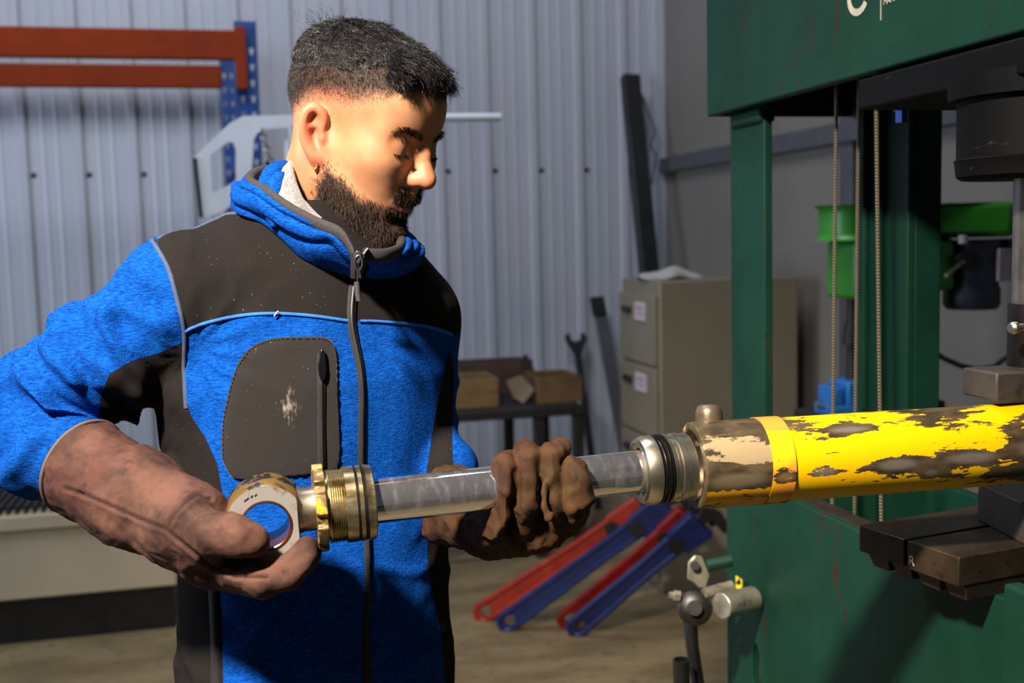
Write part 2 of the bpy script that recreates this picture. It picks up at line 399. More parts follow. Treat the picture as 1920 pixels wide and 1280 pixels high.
def open_box(name, lo, hi, mat, label, layers=1, wall=.012, group=None):
    t = thing(name, label, 'box', ((lo[0]+hi[0])/2, (lo[1]+hi[1])/2, lo[2]), 'wooden boxes on the bench')
    h = (hi[2]-lo[2])/layers
    for k in range(layers):
        a, b = lo[2]+k*h, lo[2]+(k+1)*h-.004
        MB().box((lo[0], lo[1], a), (hi[0], lo[1]+wall, b)).build('front_board', mat, t, 30, .002)
        MB().box((lo[0], hi[1]-wall, a), (hi[0], hi[1], b)).build('back_board', mat, t, 30, .002)
        for x in (lo[0], hi[0]-wall): MB().box((x, lo[1]+wall, a), (x+wall, hi[1]-wall, b)).build('end_board', mat, t, 30, .002)
    MB().box((lo[0]+wall, lo[1]+wall, lo[2]), (hi[0]-wall, hi[1]-wall, lo[2]+wall)).build('bottom_board', mat, t, 30)
    return t
y = BY0+.12
x0, x1 = onY(838, 740, y).x, onY(935, 740, y).x
open_box('wooden_box', (x0, y, bz), (x1, y+.3, onY(900, 709, y).z), m_wood2, 'pale wooden box of two stacked boards at the near end of the dark bench', 2)
x0, x1 = onY(1010, 740, y).x, onY(1092, 740, y).x
open_box('wooden_box', (x0, y, bz), (x1, y+.3, onY(1050, 705, y).z), m_wood, 'square brown wooden box at the far end of the dark bench', 1)
y2 = BY0+.50
x0, x1 = onY(835, 700, y2).x, onY(1000, 700, y2).x
open_box('wooden_tray', (x0, y2, bz), (x1, y2+.18, onY(920, 677, y2).z), m_wood3, 'long dark brown tray standing at the back of the bench', 1)
st = MB(); a = onY(980, 668, y+.34); b = onY(1012, 700, y+.36); a2 = Vector((a.x-.02, a.y, bz+.002))
st.bar(Vector((b.x, b.y, bz+.002)), a, .05, .016, (0, 1, 0)); tag(st.build('wood_offcut', m_wood3, None, 30, .002), 'short dark wood offcut propped upright between the boxes on the bench', 'offcut')
q = MB(); c = onY(974, 724, y+.1)
q.prism([Vector((c.x+dx, y+.05+dy, bz+.004+dz)) for dx, dy, dz in ((-.06, .08, .10), (0.015, .05, .125), (.062, 0, .06), (.0, -.02, 0), (-.045, .0, .03))], (0, .006, .004))
tag(q.build('cardboard_scrap', simple('card_scrap', srgb(104, 86, 66), .85), None, 30), 'pale torn piece of cardboard leaning between the two wooden boxes', 'cardboard')

# ---------------------------------------------------------------- pipe wrenches on the floor
m_wred = simple('wrench_red', srgb(112, 14, 8), .4, var=.2, scale=14, dirt=srgb(120, 30, 20), dlev=(.6, .75))
m_wor = simple('wrench_orange', srgb(128, 32, 14), .4, var=.2, scale=14, dirt=srgb(140, 50, 30), dlev=(.6, .75))
m_wblue = simple('wrench_blue', srgb(8, 26, 74), .4, var=.2, scale=14, dirt=srgb(20, 40, 90), dlev=(.6, .75))
m_jaw = simple('jaw_steel', srgb(40, 38, 38), .5, .6, var=.3)
def pipe_wrench(e, h, mat, label, L=.88, w=.078):
    """handle foot e on the floor, head resting at h"""
    e = Vector(e); h = Vector(h); d = (h-e).normalized(); L = (h-e).length
    nrm = Vector((.25, -1, .45)); nrm = (nrm-d*nrm.dot(d)).normalized(); s = nrm.cross(d).normalized()
    t = thing('pipe_wrench', label, 'wrench', e, 'pipe wrenches leaning on the floor')
    hw = w/2
    def pt(u, v, k=0): return e+d*u+s*v+nrm*k
    outer = []
    for i in range(13):
        a = math.pi/2+math.pi*i/12; outer.append((hw+hw*math.cos(a), hw*math.sin(a)))
    outer += [(L*.6, -hw*.75), (L*.82, -hw*.9), (L*.82, hw*.9), (L*.6, hw*.75)]
    hole = ngon(hw*1.35, 0, hw*.62, 16, 0, hw*.5)
    link('handle', holed_plate(outer, [hole], .012, e, d, s), mat, t, 30)
    q = MB()                            # raised I-section edges
    for sg in (-1, 1):
        q.tube([pt(hw*.9, sg*hw*.86), pt(L*.3, sg*hw*.80), pt(L*.6, sg*hw*.70), pt(L*.82, sg*hw*.82)], .0125, 8)
    q.tube([pt(hw+hw*.88*math.cos(a), hw*.88*math.sin(a)) for a in [math.pi/2+math.pi*i/10 for i in range(11)]], .0125, 8)
    q.build('handle_edge', mat, t)
    q = MB(); q.hexa([pt(L*.8, -.055, -.022), pt(L*.8, .05, -.022), pt(L*.8, .05, .022), pt(L*.8, -.055, .022), pt(L*.97, -.065, -.024), pt(L*.97, .055, -.024), pt(L*.97, .055, .024), pt(L*.97, -.065, .024)])
    q.build('housing', mat, t, 30, .006)
    q = MB(); q.prism([pt(L*.86, .02, -.012), pt(L*.98, .02, -.012), pt(L*1.05, .05, -.012), pt(L*1.08, -.02, -.012), pt(L*1.05, -.09, -.012), pt(L*1.01, -.09, -.012), pt(L*1.02, -.02, -.012), pt(L*.98, -.01, -.012), pt(L*.86, -.01, -.012)], nrm*.024)
    q.build('hook_jaw', m_jaw, t, 30, .003)
    MB().cyl(pt(L*.80, .0, -.027), pt(L*.80, .0, .027), .03, n=16).build('adjusting_nut', m_jaw, t)
    return t
def foot(px, py): p = onZ(px, py, .012); return p
def head(px, py, z): return P(px, py, z)
pipe_wrench(foot(893, 1157), head(1215, 945, 4.35), m_wor, 'orange-red pipe wrench leaning furthest from the green press')
pipe_wrench(foot(938, 1176), head(1262, 938, 4.20), m_wblue, 'blue pipe wrench between the two red ones, foot near the jacket hem')
pipe_wrench(foot(1052, 1172), head(1300, 960, 4.15), m_wred, 'deep red pipe wrench lying along the blue one nearest the press')
pipe_wrench(foot(1070, 1186), head(1322, 972, 4.02), m_wblue, 'blue pipe wrench nearest the green press, beside a deep red one')

# ---------------------------------------------------------------- green pillar drill near the right wall
m_dgreen = simple('drill_green', srgb(40, 122, 24), .38, var=.1, scale=7)
m_motor = simple('motor_grey', srgb(44, 50, 62), .5, var=.2)
DY = 3.05
def dz(py, px=1700): return onY(px, py, DY).z
def dx(px, py=450): return onY(px, py, DY).x
dr = thing('pillar_drill', 'bright green pillar drill with a grey motor by the right wall', 'drill', (dx(1730), DY, 0))
q = MB(); hx0, hx1 = dx(1543), dx(1862); hz0, hz1 = dz(448), dz(383)
outl = [(hx0+.11*(1-math.cos(a)), DY-.11*math.sin(a)) for a in [math.pi/2*i/8*2-math.pi/2 for i in range(9)]]
outl = outl+[(hx1-.03, DY-.14), (hx1, DY-.10), (hx1, DY+.10), (hx1-.03, DY+.14)]
q.prism([(x, y, hz0) for x, y in sorted(outl[:9], key=lambda t: -t[1])[::-1]+outl[9:]], (0, 0, hz1-hz0)); q.build('belt_cover', m_dgreen, dr, 35, .02, 3)
q = MB(); x0, x1 = dx(1575), dx(1765); q.box((x0, DY-.085, dz(555)), (dx(1640), DY+.085, hz0)); q.box((dx(1640), DY-.075, dz(545)), (x1, DY+.075, hz0)); q.build('head_casting', m_dgreen, dr, 30, .015, 3)
cxx = dx(1727); MB().cyl((cxx, DY, dz(625)), (cxx, DY, hz0), .055).build('column_collar', m_dgreen, dr, 35, .006)
MB().cyl((cxx, DY, .04), (cxx, DY, dz(620)), .042).build('column', m_bench, dr)
MB().box((cxx-.35, DY-.16, 0), (cxx+.16, DY+.16, .05)).build('foot_plate', m_dgreen, dr, 30, .01)
MB().cyl((dx(1600), DY, dz(760)), (dx(1600), DY, dz(550)), .02).build('spindle', m_bench, dr)
MB().cyl((dx(1600), DY, dz(640)), (dx(1600), DY, dz(600)), .034, .024).build('chuck', m_jaw, dr)
MB().box((dx(1578), DY-.092, dz(535)), (dx(1596), DY-.084, dz(475))).build('depth_scale', m_label, dr, 30, .002)
mo = MB().lathe((dx(1815), DY-.02, dz(583)), (0, 0, 1), [(0, .075), (.015, .085), (dz(545)-dz(583), .085), (dz(540)-dz(583), .08), (dz(452)-dz(583), .08)], 28).build('motor', m_motor, dr)
MB().box((dx(1830), DY-.112, dz(530)), (dx(1855), DY-.098, dz(470))).build('rating_plate', m_label, mo, 30, .002)
MB().box((dx(1862), DY-.07, dz(515)), (dx(1905), DY+.05, dz(452))).build('terminal_box', m_motor, mo, 30, .006)
ha = Vector((dx(1768), DY-.11, dz(490))); hb = Vector((dx(1700), DY-.2, dz(513)))
q = MB(); q.cyl((ha.x, DY-.06, ha.z), (ha.x, DY-.12, ha.z), .025); q.build('feed_hub', m_black, dr)
MB().cyl(ha, hb, .006).build('feed_handle', m_steel, dr)
MB().cyl((dx(1768), DY-.1, dz(458)), (dx(1768), DY-.1, dz(443)), .014).build('switch_knob', m_label, dr)
tz = dz(768); MB().box((dx(1535), DY-.16, tz-.03), (dx(1700), DY+.16, tz)).build('table', m_bench, dr, 30, .006)
MB().box((dx(1690), DY-.05, tz-.06), (cxx+.06, DY+.05, tz+.03)).build('table_clamp', m_bench, dr, 30, .006)
m_vise = simple('vise_blue', srgb(30, 100, 170), .4, var=.2)
vs = thing('drill_vise', 'small blue machine vise on the table of the green drill', 'vise', (dx(1578), DY, tz))
q = MB(); x0, x1 = dx(1545), dx(1618)
q.box((x0, DY-.06, tz), (x1, DY+.06, tz+.035)); q.box((dx(1572), DY-.06, tz+.035), (dx(1610), DY+.06, dz(705))); q.build('vise_body', m_vise, vs, 30, .005)
MB().box((dx(1550), DY-.05, tz+.035), (dx(1566), DY+.05, dz(715))).build('vise_jaw', m_vise, vs, 30, .004)
MB().cyl((dx(1532), DY, tz+.03), (dx(1552), DY, tz+.03), .008).build('vise_screw', m_steel, vs)
q = MB(); q.tube([P(1745, 655, 3.3), P(1770, 672, 3.3), P(1800, 685, 3.3), P(1830, 692, 3.3), P(1862, 688, 3.3), P(1890, 668, 3.3), P(1912, 645, 3.3), P(1960, 560, 3.25), P(1985, 300, 3.2), P(1990, -60, 3.2)], .008, 8)
tag(q.build('power_cable', m_bench, None), 'slack dark power cable hanging beside the green drill column', 'cable')
# ---------------------------------------------------------------- green hydraulic press
def press_paint(name, rust=.5):
    t = NT(name); c = t.coord()
    n = t.noise(c, 5, 6, .6); base = t.mix(t.step(n, .3, .7), srgb(9, 45, 33), srgb(15, 55, 42))
    n2 = t.noise(t.coord((1, 1, .35)), 14, 8, .7)
    base = t.mix(t.step(n2, .60, .68), base, srgb(48, 32, 25))
    n3 = t.noise(c, 55, 4, .6); base = t.mix(t.step(n3, .68, .73), base, srgb(8, 24, 19))
    n4 = t.noise(t.coord((1, .7, .7)), 2.3, 7, .7); base = t.mix(t.math('MULTIPLY', t.step(n4, .48, .72), .5), base, srgb(26, 46, 37))
    t.set(base=base, rough=t.mixf(n3, .45, .6), spec=.2); t.bump(t.noise(c, 260, 3), .12, .001)
    return t.mat
m_green = press_paint('press_green')
m_block = NT('oiled_steel'); _c = m_block.coord(); a = m_block.noise(_c, 9, 6, .65); b = m_block.noise(_c, 60, 5)
bb = m_block.mix(m_block.step(a, .35, .7), srgb(38, 30, 23), srgb(66, 52, 38)); bb = m_block.mix(m_block.step(b, .6, .72), bb, srgb(22, 19, 16))
bb = m_block.mix(m_block.step(m_block.noise(_c, 5, 3), .60, .66), bb, srgb(70, 32, 20))
m_block.set(base=bb, rough=m_block.mixf(b, .35, .55), metal=.35); m_block.bump(b, .2, .001); m_block = m_block.mat
m_gblock = simple('grey_block', srgb(66, 61, 56), .55, .3, var=.2, scale=22, dirt=srgb(40, 35, 31), dscale=14, bump=.2, bscale=120)
m_ram = NT('ram_black'); _c = m_ram.coord(); a = m_ram.noise(m_ram.coord((1, 1, 3)), 20, 7, .7)
m_ram.set(base=m_ram.mix(m_ram.step(a, .64, .72), srgb(9, 10, 12), srgb(70, 56, 30)), rough=.6, metal=0., spec=.1); m_ram = m_ram.mat
m_letter = simple('pale_lettering', srgb(176, 170, 152), .6, var=.12, scale=25)
XP, XQ = 0.89, 1.21
YF = 1.98
pr = thing('hydraulic_press', 'large green workshop press with wire ropes, holding the yellow cylinder', 'press', (1.05, 1.3, 0))
ZH = 1.772; y_end = onX(1325, 210, XP).y
hd = MB().box((XP, -.35, ZH), (XP+.02, y_end, 2.45)).build('head_plate', m_green, pr, 30, .004)
MB().box((XQ-.02, -.35, ZH), (XQ, y_end, 2.45)).build('head_plate', m_green, pr, 30, .004)
q = MB(); q.box((XP+.02, y_end-.02, ZH+.0), (XQ-.02, y_end-.005, 2.45)); q.box((XP+.02, .9, ZH+.22), (XQ-.02, y_end-.02, ZH+.24)); q.build('head_web', m_green, pr, 30)
# far upright: front flange, rear flange with web
yc0, yc1 = onX(1433, 500, XP+.035).y, onX(1370, 500, XP+.035).y
q = MB(); q.box((XP+.035, yc0, 1.0), (XP+.052, yc1, ZH+.3)); up = q.build('front_flange', m_green, pr, 30, .003)
q = MB(); q.box((XP+.025, yc0+.0, ZH-.028), (XP+.06, y_end-.045, ZH+.001)); q.build('collar_weld', m_green, up, 30, .008)
q = MB(); yr0, yr1 = onX(1700, 650, XQ-.03).y, onX(1618, 650, XQ-.03).y
q.box((XQ-.03, yr0, .9), (XQ-.014, yr1, ZH+.3)); q.box((XQ-.015, yr0, .9), (XQ+.04, yr0+.014, ZH+.3)); q.box((XQ-.042, yr0+.075, .9), (XQ-.03, yr0+.088, ZH+.3)); q.box((XQ-.042, yr1-.02, .9), (XQ-.03, yr1, ZH+.3))
q.build('rear_flange', m_green, pr, 30, .003)
# near upright, out of the frame, carries the near ends
q = MB(); q.box((XP+.035, .10, 0), (XP+.052, .26, ZH+.3)); q.box((XQ-.03, .10, 0), (XQ-.014, .26, ZH+.3)); q.build('near_upright', m_green, pr, 30, .003)
# bed: front and rear plates
zbed = 1.092
yb1 = onX(1362, 1000, XP).y
bedm = holed_plate([(0.2, .48), (yb1, .48), (yb1, zbed), (1.02, zbed), (.2, zbed)], [[(onX(1417, 1260, XP).y+.017*math.cos(a)*1.0, onX(1417, 1255, XP).z+.05*math.sin(a)) for a in [2*math.pi*i/16 for i in range(16)]]], .016, (XP+.008, 0, 0), (0, 1, 0), (0, 0, 1))
bed = link('bed_plate', bedm, m_green, pr, 30, .002)
MB().box((XQ-.02, .2, .48), (XQ, yb1, zbed)).build('bed_plate', m_green, pr, 30, .003)
q = MB(); q.box((XP+.016, .2, .55), (XQ-.02, yb1-.06, .57)); q.box((XP+.016, yb1-.2, .57), (XQ-.02, yb1-.18, zbed-.02)); q.build('bed_floor', m_green, pr, 30)
MB().box((XP+.016, .2, zbed-.012), (XP+.05, yb1, zbed)).build('bed_ledge', m_block, bed, 30, .002)
q = MB()
for Y in (yb1-.2, .12): q.box((XP+.02, Y, 0), (XQ-.02, Y+.16, .5))
q.build('leg', m_green, pr, 30, .004)
q = MB(); q.box((XP-.05, yb1-.25, 0), (XQ+.2, yb1+.02, .03)); q.box((XP-.2, .06, 0), (XQ+.2, .3, .03)); q.build('foot', m_green, pr, 30, .004)
# near cheek of the bed at the right edge of the view
p0 = P(1880, 1092, 1.12); MB().box((p0.x, p0.y-.35, .4), (p0.x+.02, p0.y, p0.z)).build('near_cheek', m_green, pr, 30, .004)
# sticker
sk = onX(1386, 1094, XP); MB().box((XP-.0012, sk.y-.013, sk.z-.012), (XP+.0005, sk.y+.013, sk.z+.012)).build('sticker', simple('sticker_yellow', srgb(214, 190, 20), .5), bed)
q = MB(); q.prism([(XP-.0016, sk.y+.0125, sk.z-.002), (XP-.0016, sk.y-.004, sk.z+.0125), (XP-.0016, sk.y-.012, sk.z+.004), (XP-.0016, sk.y+.002, sk.z-.003)], (.001, 0, 0)); q.build('sticker_print', m_black, bed)
# ram beam, housing, ram
rb0 = onX(1622, 178, XP).y
MB().box((XP-.012, .3, onX(1622, 204, XP-.012).z), (XQ+.0, rb0, onX(1622, 146, XP-.012).z)).build('ram_beam', m_ram, pr, 30, .004)
axr = P(1946, 260, 1.37); RX, RY = axr.x, axr.y
z1 = ZH-.04; z0 = P(1850, 334, 1.34).z
rh = MB().lathe((RX, RY, z0), (0, 0, 1), [(0, .088), (.004, .094), (.022, .096), (.024, .097), (.026, .094), (z1-z0-.03, .094), (z1-z0-.028, .104), (z1-z0, .106)], 48).build('ram_housing', m_ram, pr, 35)
zz = P(1910, 572, 1.36).z; ze = P(1910, 702, 1.36).z
MB().cyl((RX, RY, zz), (RX, RY, z0+.02), .027, n=32).build('ram_rod', m_steel, rh)
MB().lathe((RX, RY, ze), (0, 0, 1), [(0, .029), (.006, .031), (zz-ze, .031)], 32).build('ram_sleeve', m_black, rh)
bs = P(1896, 615, 1.34); q = MB(); q.lathe(bs+Vector((.025, 0, 0)), (-1, -.1, 0), [(0, .005), (.02, .005), (.021, .008), (.026, .008), (.029, .005)], 16); q.build('set_screw', m_steel, rh)
q = MB(); p = P(1690, 218, 1.72); q.lathe(p+Vector((0, 0, .03)), (0, 0, -1), [(0, .013), (.022, .013), (.0221, .010), (.04, .010)], 6); q.build('hanging_bolt', simple('bolt_blue', srgb(60, 90, 170), .4, .5), pr, 30)
# wire ropes
m_rope = NT('wire_rope'); _w = m_rope.node('ShaderNodeTexWave', wave_type='BANDS', bands_direction='DIAGONAL'); m_rope.l.new(m_rope.coord(), _w.inputs[0]); _w.inputs['Scale'].default_value = 110
m_rope.set(base=m_rope.mix(_w.outputs['Fac'], srgb(70, 62, 50), srgb(150, 138, 114)), rough=.45, metal=.6); m_rope.bump(_w.outputs['Fac'], .6, .002); m_rope = m_rope.mat
for (pxt, pyt, pxb, pyb, zd) in ((1568, 190, 1562, 785, 1.86), (1610, 180, 1604, 780, 1.88), (1643, 200, 1650, 775, 1.70)):
    a = P(pxt, pyt, zd); b = P(pxb, pyb, zd); a2 = a+(a-b)*.15; b2 = b+(b-a)*.35
    MB().tube([a2, a, b, b2], .0032, 8).build('wire_rope', m_rope, pr)
# lettering on the head: the foot of a big round letter and the word beside it
def text(name, body, size, origin, ex, ey, material, parent, depth=.0008, spacing=1.0):
    cu = bpy.data.curves.new('t', 'FONT'); cu.body = body; cu.size = size; cu.extrude = depth; cu.space_character = spacing
    o = bpy.data.objects.new('t', cu); C.objects.link(o)
    me = bpy.data.meshes.new_from_object(o.evaluated_get(bpy.context.evaluated_depsgraph_get())); bpy.data.objects.remove(o)
    ex = Vector(ex).normalized(); ey = Vector(ey).normalized(); m = Matrix((ex, ey, ex.cross(ey))).transposed().to_4x4(); m.translation = Vector(origin)
    me.transform(m); return link(name, me, material, parent)
p = onX(1609, -10, XP-.001); rr = .030
pts = [(p.y-rr*math.cos(a), p.z+rr*math.sin(a)) for a in np.radians(np.linspace(-35, -325, 40))]
pin = [(p.y-rr*.66*math.cos(a), p.z+rr*.66*math.sin(a)) for a in np.radians(np.linspace(-325, -35, 40))]
q = MB(); q.add([(XP-.0012, y, z) for y, z in pts+pin], [(i, i+1, 78-i, 79-i) for i in range(39)]); q.build('logo_letter', m_letter, hd)
p = onX(1657, 10, XP-.001); text('logo_word', 'MAN', .0125, (XP-.001, p.y, p.z), (0, -1, 0), (0, 0, 1), m_letter, hd)
p = onX(1651, 38, XP-.001); MB().box((XP-.0012, p.y-.0006, p.z), (XP, p.y+.0006, p.z+.05)).build('logo_bar', m_letter, hd)

# hand pump at the far end of the bed
PD = 1.99
pv = thing('hand_pump', 'black and steel hand pump with a down-turned lever at the end of the press bed', 'pump', P(1310, 1130, PD))
m_pewter = simple('cast_steel', srgb(170, 164, 146), .35, .75, var=.2, scale=30, dirt=srgb(70, 62, 50), dscale=20)
m_grease = simple('greasy_black', srgb(26, 24, 20), .4, .3, var=.4, scale=30)
q = MB(); q.cyl(P(1325, 1060, PD), P(1372, 1050, PD), .011); q.build('pivot_arm', m_green, pv)
q = MB(); o = [P(1290, 1052, PD), P(1302, 1040, PD), P(1316, 1042, PD), P(1324, 1060, PD), P(1331, 1078, PD), P(1324, 1100, PD), P(1312, 1104, PD), P(1300, 1092, PD), P(1288, 1085, PD)]
q.prism(o, ray(1310, 1070)*.022); q.build('clevis', m_pewter, pv, 30, .003)
q = MB(); q.cyl(P(1303, 1060, PD-.012), P(1303, 1060, PD), .008, n=16); q.build('clevis_pin', m_grease, pv)
q = MB(); q.lathe(P(1303, 1140, PD), ray(1303, 1140)*-1, [(-.03, .012), (-.028, .030), (.006, .031), (.010, .026), (.012, .014), (.024, .013)], 20); q.build('pivot_boss', m_grease, pv)
q = MB(); q.lathe(P(1275, 1118, PD), P(1262, 1116, PD)-P(1290, 1120, PD), [(0, .010), (.012, .010), (.0121, .0065), (.02, .0065)], 6); q.build('pivot_bolt', m_pewter, pv, 30)
q = MB(); q.cyl(P(1320, 1112, PD), P(1372, 1098, PD+.02), .010); q.build('plunger', m_pewter, pv)
q = MB(); q.tube([P(1302, 1130, PD), P(1294, 1165, PD), P(1298, 1210, PD), P(1310, 1290, PD), P(1322, 1380, PD), P(1332, 1480, PD)], [.014, .013, .0115, .0115, .0115, .0115], 10); q.build('lever', m_black, pv)
q = MB(); q.cyl(P(1352, 1136, PD-.02), P(1412, 1122, PD+.03), .023, n=28); q.build('release_knob', m_pewter, pv, 35, .002)
q = MB(); a = P(1277, 1236, PD-.05); a0 = Vector((a.x+.02, a.y+.02, 0.0)); b = a
q.lathe(a0, b-a0, [(0, .0145), ((b-a0).length, .0145), ((b-a0).length, .0115), ((b-a0).length-.05, .0115)], 24, cap=False); tag(q.build('handle_tube', m_black, None, 35), 'open black steel tube standing on the floor beside the pump lever', 'tube')

# ---------------------------------------------------------------- press blocks on the bed
def block(near, far, z_top, th, X1, name, label, group):
    t = thing(name, label, 'block', ((near.x+X1)/2, (near.y+far.y)/2, z_top-th-.022), group)
    d = (near-far); d.z = 0; L = d.length; d.normalize(); e = Vector((-d.y, d.x, 0)); e = e if e.x > 0 else -e
    ln = X1-near.x
    def Q(u, v, z): p = far+d*u+e*v; return Vector((p.x, p.y, z))
    MB().hexa([Q(0, 0, z_top-th), Q(L, 0, z_top-th), Q(L, ln, z_top-th), Q(0, ln, z_top-th), Q(0, 0, z_top), Q(L, 0, z_top), Q(L, ln, z_top), Q(0, ln, z_top)]).build('block_body', m_block, t, 30, .0015)
    z2 = z_top-th
    q = MB(); q.hexa([Q(L*.08, .02, z2-.022), Q(L*.42, .02, z2-.022), Q(L*.42, ln, z2-.022), Q(L*.08, ln, z2-.022), Q(L*.02, .012, z2), Q(L*.5, .012, z2), Q(L*.5, ln, z2), Q(L*.02, ln, z2)])
    q.hexa([Q(L*.62, .02, z2-.022), Q(L*.94, .02, z2-.022), Q(L*.94, ln, z2-.022), Q(L*.62, ln, z2-.022), Q(L*.55, .012, z2), Q(L*.98, .012, z2), Q(L*.98, ln, z2), Q(L*.55, ln, z2)])
    q.build('foot', m_block, t, 30, .001)
    return t, Q, L, e, d
ZB = 1.15
fa, fb = onZ(1611, 984, ZB), onZ(1695, 1011, ZB)
block(fb, fa, ZB, .036, 1.30, 'press_block', 'dark oiled steel press block with plain end, further from the lens', 'press blocks on the bed')
na, nb = onZ(1701, 1013, ZB), onZ(1798, 1045, ZB)
tb, Q, L, e, d = block(nb, na, ZB, .037, 1.30, 'press_block', 'dark oiled steel press block with a chalked letter R on its end', 'press blocks on the bed')
text('chalk_mark', 'R', .017, Q(L*.04, -.0006, ZB-.030), d, (0, 0, 1), simple('chalk', srgb(190, 176, 140), .8), tb, .0004)
g0 = onZ(1832, 975, ZB); gt = thing('support_block', 'worn grey steel block under the yellow cylinder', 'block', (g0.x+.1, g0.y-.1, ZB))
gd2 = Vector((-.18, -1, 0)).normalized(); ge = Vector((1, -.18, 0)).normalized(); hgt = .052
def G(u, v, z): p = g0+gd2*u+ge*v; return Vector((p.x, p.y, z))
MB().hexa([G(0, 0, ZB), G(.16, 0, ZB), G(.16, .2, ZB), G(0, .2, ZB), G(0, 0, ZB+hgt), G(.16, 0, ZB+hgt), G(.16, .2, ZB+hgt), G(0, .2, ZB+hgt)]).build('block_body', m_gblock, gt, 30, .002)
# ---------------------------------------------------------------- yellow cylinder barrel
cA = P(1297, 872.5, 1.295); cB = P(1925, 829, 1.368)
cax = (cB-cA).normalized()
def cyl_r(px, dpx):                      # radius from a pixel thickness at the axis depth
    z = project([cA+cax*((px-1304)/621*(cB-cA).length)])[2][0]; return dpx/2*z/FPX
R0 = .0495
def flake(name, cover, hue, prime=None, seed=0.0, bare=((92, 78, 56), (112, 106, 98)), thr=.5, spots=()):
    """paint over bare steel; flaked along the axis (object x runs along the barrel)"""
    t = NT(name); c = t.coord((1, 1.8, 1.8), loc=(seed, seed*.7, seed*.3)); c1 = t.coord((.5, 1.6, 1.6), loc=(seed*2, seed, 1.3))
    big = t.noise(c1, 13, 9, .66, .15); fine = t.noise(t.coord((.35, 1.5, 1.5), loc=(seed, 2, 0)), 90, 6, .7)
    v = t.math('ADD', big, t.math('MULTIPLY', t.math('SUBTRACT', fine, .5), .42))
    core = 0.0
    for px, z, hl, hz_, amt in spots:     # worn places: px along the barrel, height on its near side
        y = -math.sqrt(max(0, R0**2-z*z)); s = ((px-1304)/621*(cB-cA).length, y, z); sc_ = (1/(hl/621*(cB-cA).length), 1/.03, 1/hz_)
        vv = t.coord(sc_, loc=tuple(-a*b for a, b in zip(s, sc_))); ln = t.node('ShaderNodeVectorMath', operation='LENGTH'); t.l.new(vv, ln.inputs[0])
        fall = t.step(ln.outputs['Value'], 1.25, .35)
        v = t.math('ADD', v, t.math('MULTIPLY', fall, amt))
        if amt < 0: core = t.math('MAXIMUM', core, t.step(ln.outputs['Value'], .75, .25))
    m = t.step(v, thr-.004, thr+.004)
    b = t.mix(t.step(t.noise(c, 30, 6), .35, .65), srgb(*[int(x*.62) for x in bare[0]]), srgb(*bare[0]))
    b = t.mix(core, b, srgb(*bare[1]))
    col = t.mix(t.noise(c, 25, 4), hue, tuple(min(1, x*1.12) for x in hue))
    if prime is not None: col = t.mix(t.step(t.noise(c1, 9, 3), .46, .52), col, prime)
    scr = t.step(t.noise(t.coord((.25, 1, 1), rot=(0, .5, .3), loc=(seed, 0, 0)), 70, 3, .8), .645, .67)
    m2 = t.math('MULTIPLY', m, t.math('SUBTRACT', 1, scr))
    t.set(base=t.mix(m2, b, col), rough=t.mixf(m2, .42, .38), metal=t.mixf(m2, .2, 0.))
    t.bump(m2, .35, .0012)
    return t.mat
m_yel = flake('chipped_yellow', .7, srgb(228, 178, 0), thr=.455, seed=3.1, spots=[(1508, -.007, 45, .011, -.17), (1640, -.005, 66, .012, -.18), (1775, -.003, 85, .012, -.18), (1905, .004, 75, .020, -.22), (1565, .037, 60, .005, -.15), (1640, -.030, 70, .007, .10), (1560, .018, 70, .010, .08), (1760, .024, 80, .010, .08), (1940, -.03, 90, .014, -.2), (1702, -.018, 22, .008, -.16)])
m_cap = flake('chipped_primer', .5, srgb(148, 131, 98), None, 5.7, ((92, 80, 58), (108, 96, 74)), thr=.56, spots=[(1345, .027, 60, .016, .14), (1390, .020, 46, .018, .13), (1360, -.010, 90, .016, -.22)])
m_col = flake('chipped_orange', .8, srgb(238, 176, 20), srgb(232, 140, 50), 8.3, ((88, 72, 46), (120, 96, 60)), thr=.42, spots=[(1440, -.010, 30, .011, -.16), (1440, .03, 40, .018, .12)])
m_capy = flake('chipped_amber', .8, srgb(226, 160, 14), None, 1.7, ((92, 80, 58), (110, 100, 84)), thr=.49)
m_brt = NT('bright_steel'); _n = m_brt.noise(m_brt.coord(), 35, 5); m_brt.set(base=m_brt.mix(_n, srgb(176, 166, 146), srgb(224, 214, 194)), rough=m_brt.mixf(_n, .24, .42), metal=1.0); m_brt = m_brt.mat
m_rub = simple('black_rubber', srgb(14, 14, 15), .32, var=.3)
def at(px): return cA+cax*((px-1304)/621*(cB-cA).length)
def lx(px): return (at(px)-cA).length*(1 if px >= 1304 else -1)
def rot_x(o, origin, axis):
    pass
br = thing('cylinder_barrel', 'chipped yellow hydraulic cylinder barrel lying across the press bed', 'cylinder', cA)
# the barrel parts are modelled along local x, so their paint follows the axis
rotm = cax.to_track_quat('X', 'Z').to_matrix().to_4x4()
def place(o, origin, m): o.matrix_world = Matrix.Translation(origin) @ m; return o
def xlathe(name, prof, material, parent, origin=cA, m=rotm, n=64, cap=True, smooth=35, bevel=0):
    o = MB().lathe((0, 0, 0), (1, 0, 0), prof, n, cap=cap).build(name, material, None, smooth, bevel)
    o.matrix_world = Matrix.Translation(origin) @ m
    o.parent = parent
    t = Matrix.Translation(parent.location) if parent.type == 'EMPTY' else Matrix.Identity(4)
    o.matrix_parent_inverse = t.inverted()
    return o
EC = lx(1418); CO = lx(1458)
xlathe('end_cap', [(.002, .0405), (0, .043), (0, R0-.001), (.002, R0+.0012), (EC, R0+.0012)], m_cap, br, cap=False)
xlathe('cap_bore', [(0.0, .0405), (.03, .0400), (.03, .020)], m_brt, br, cap=False)
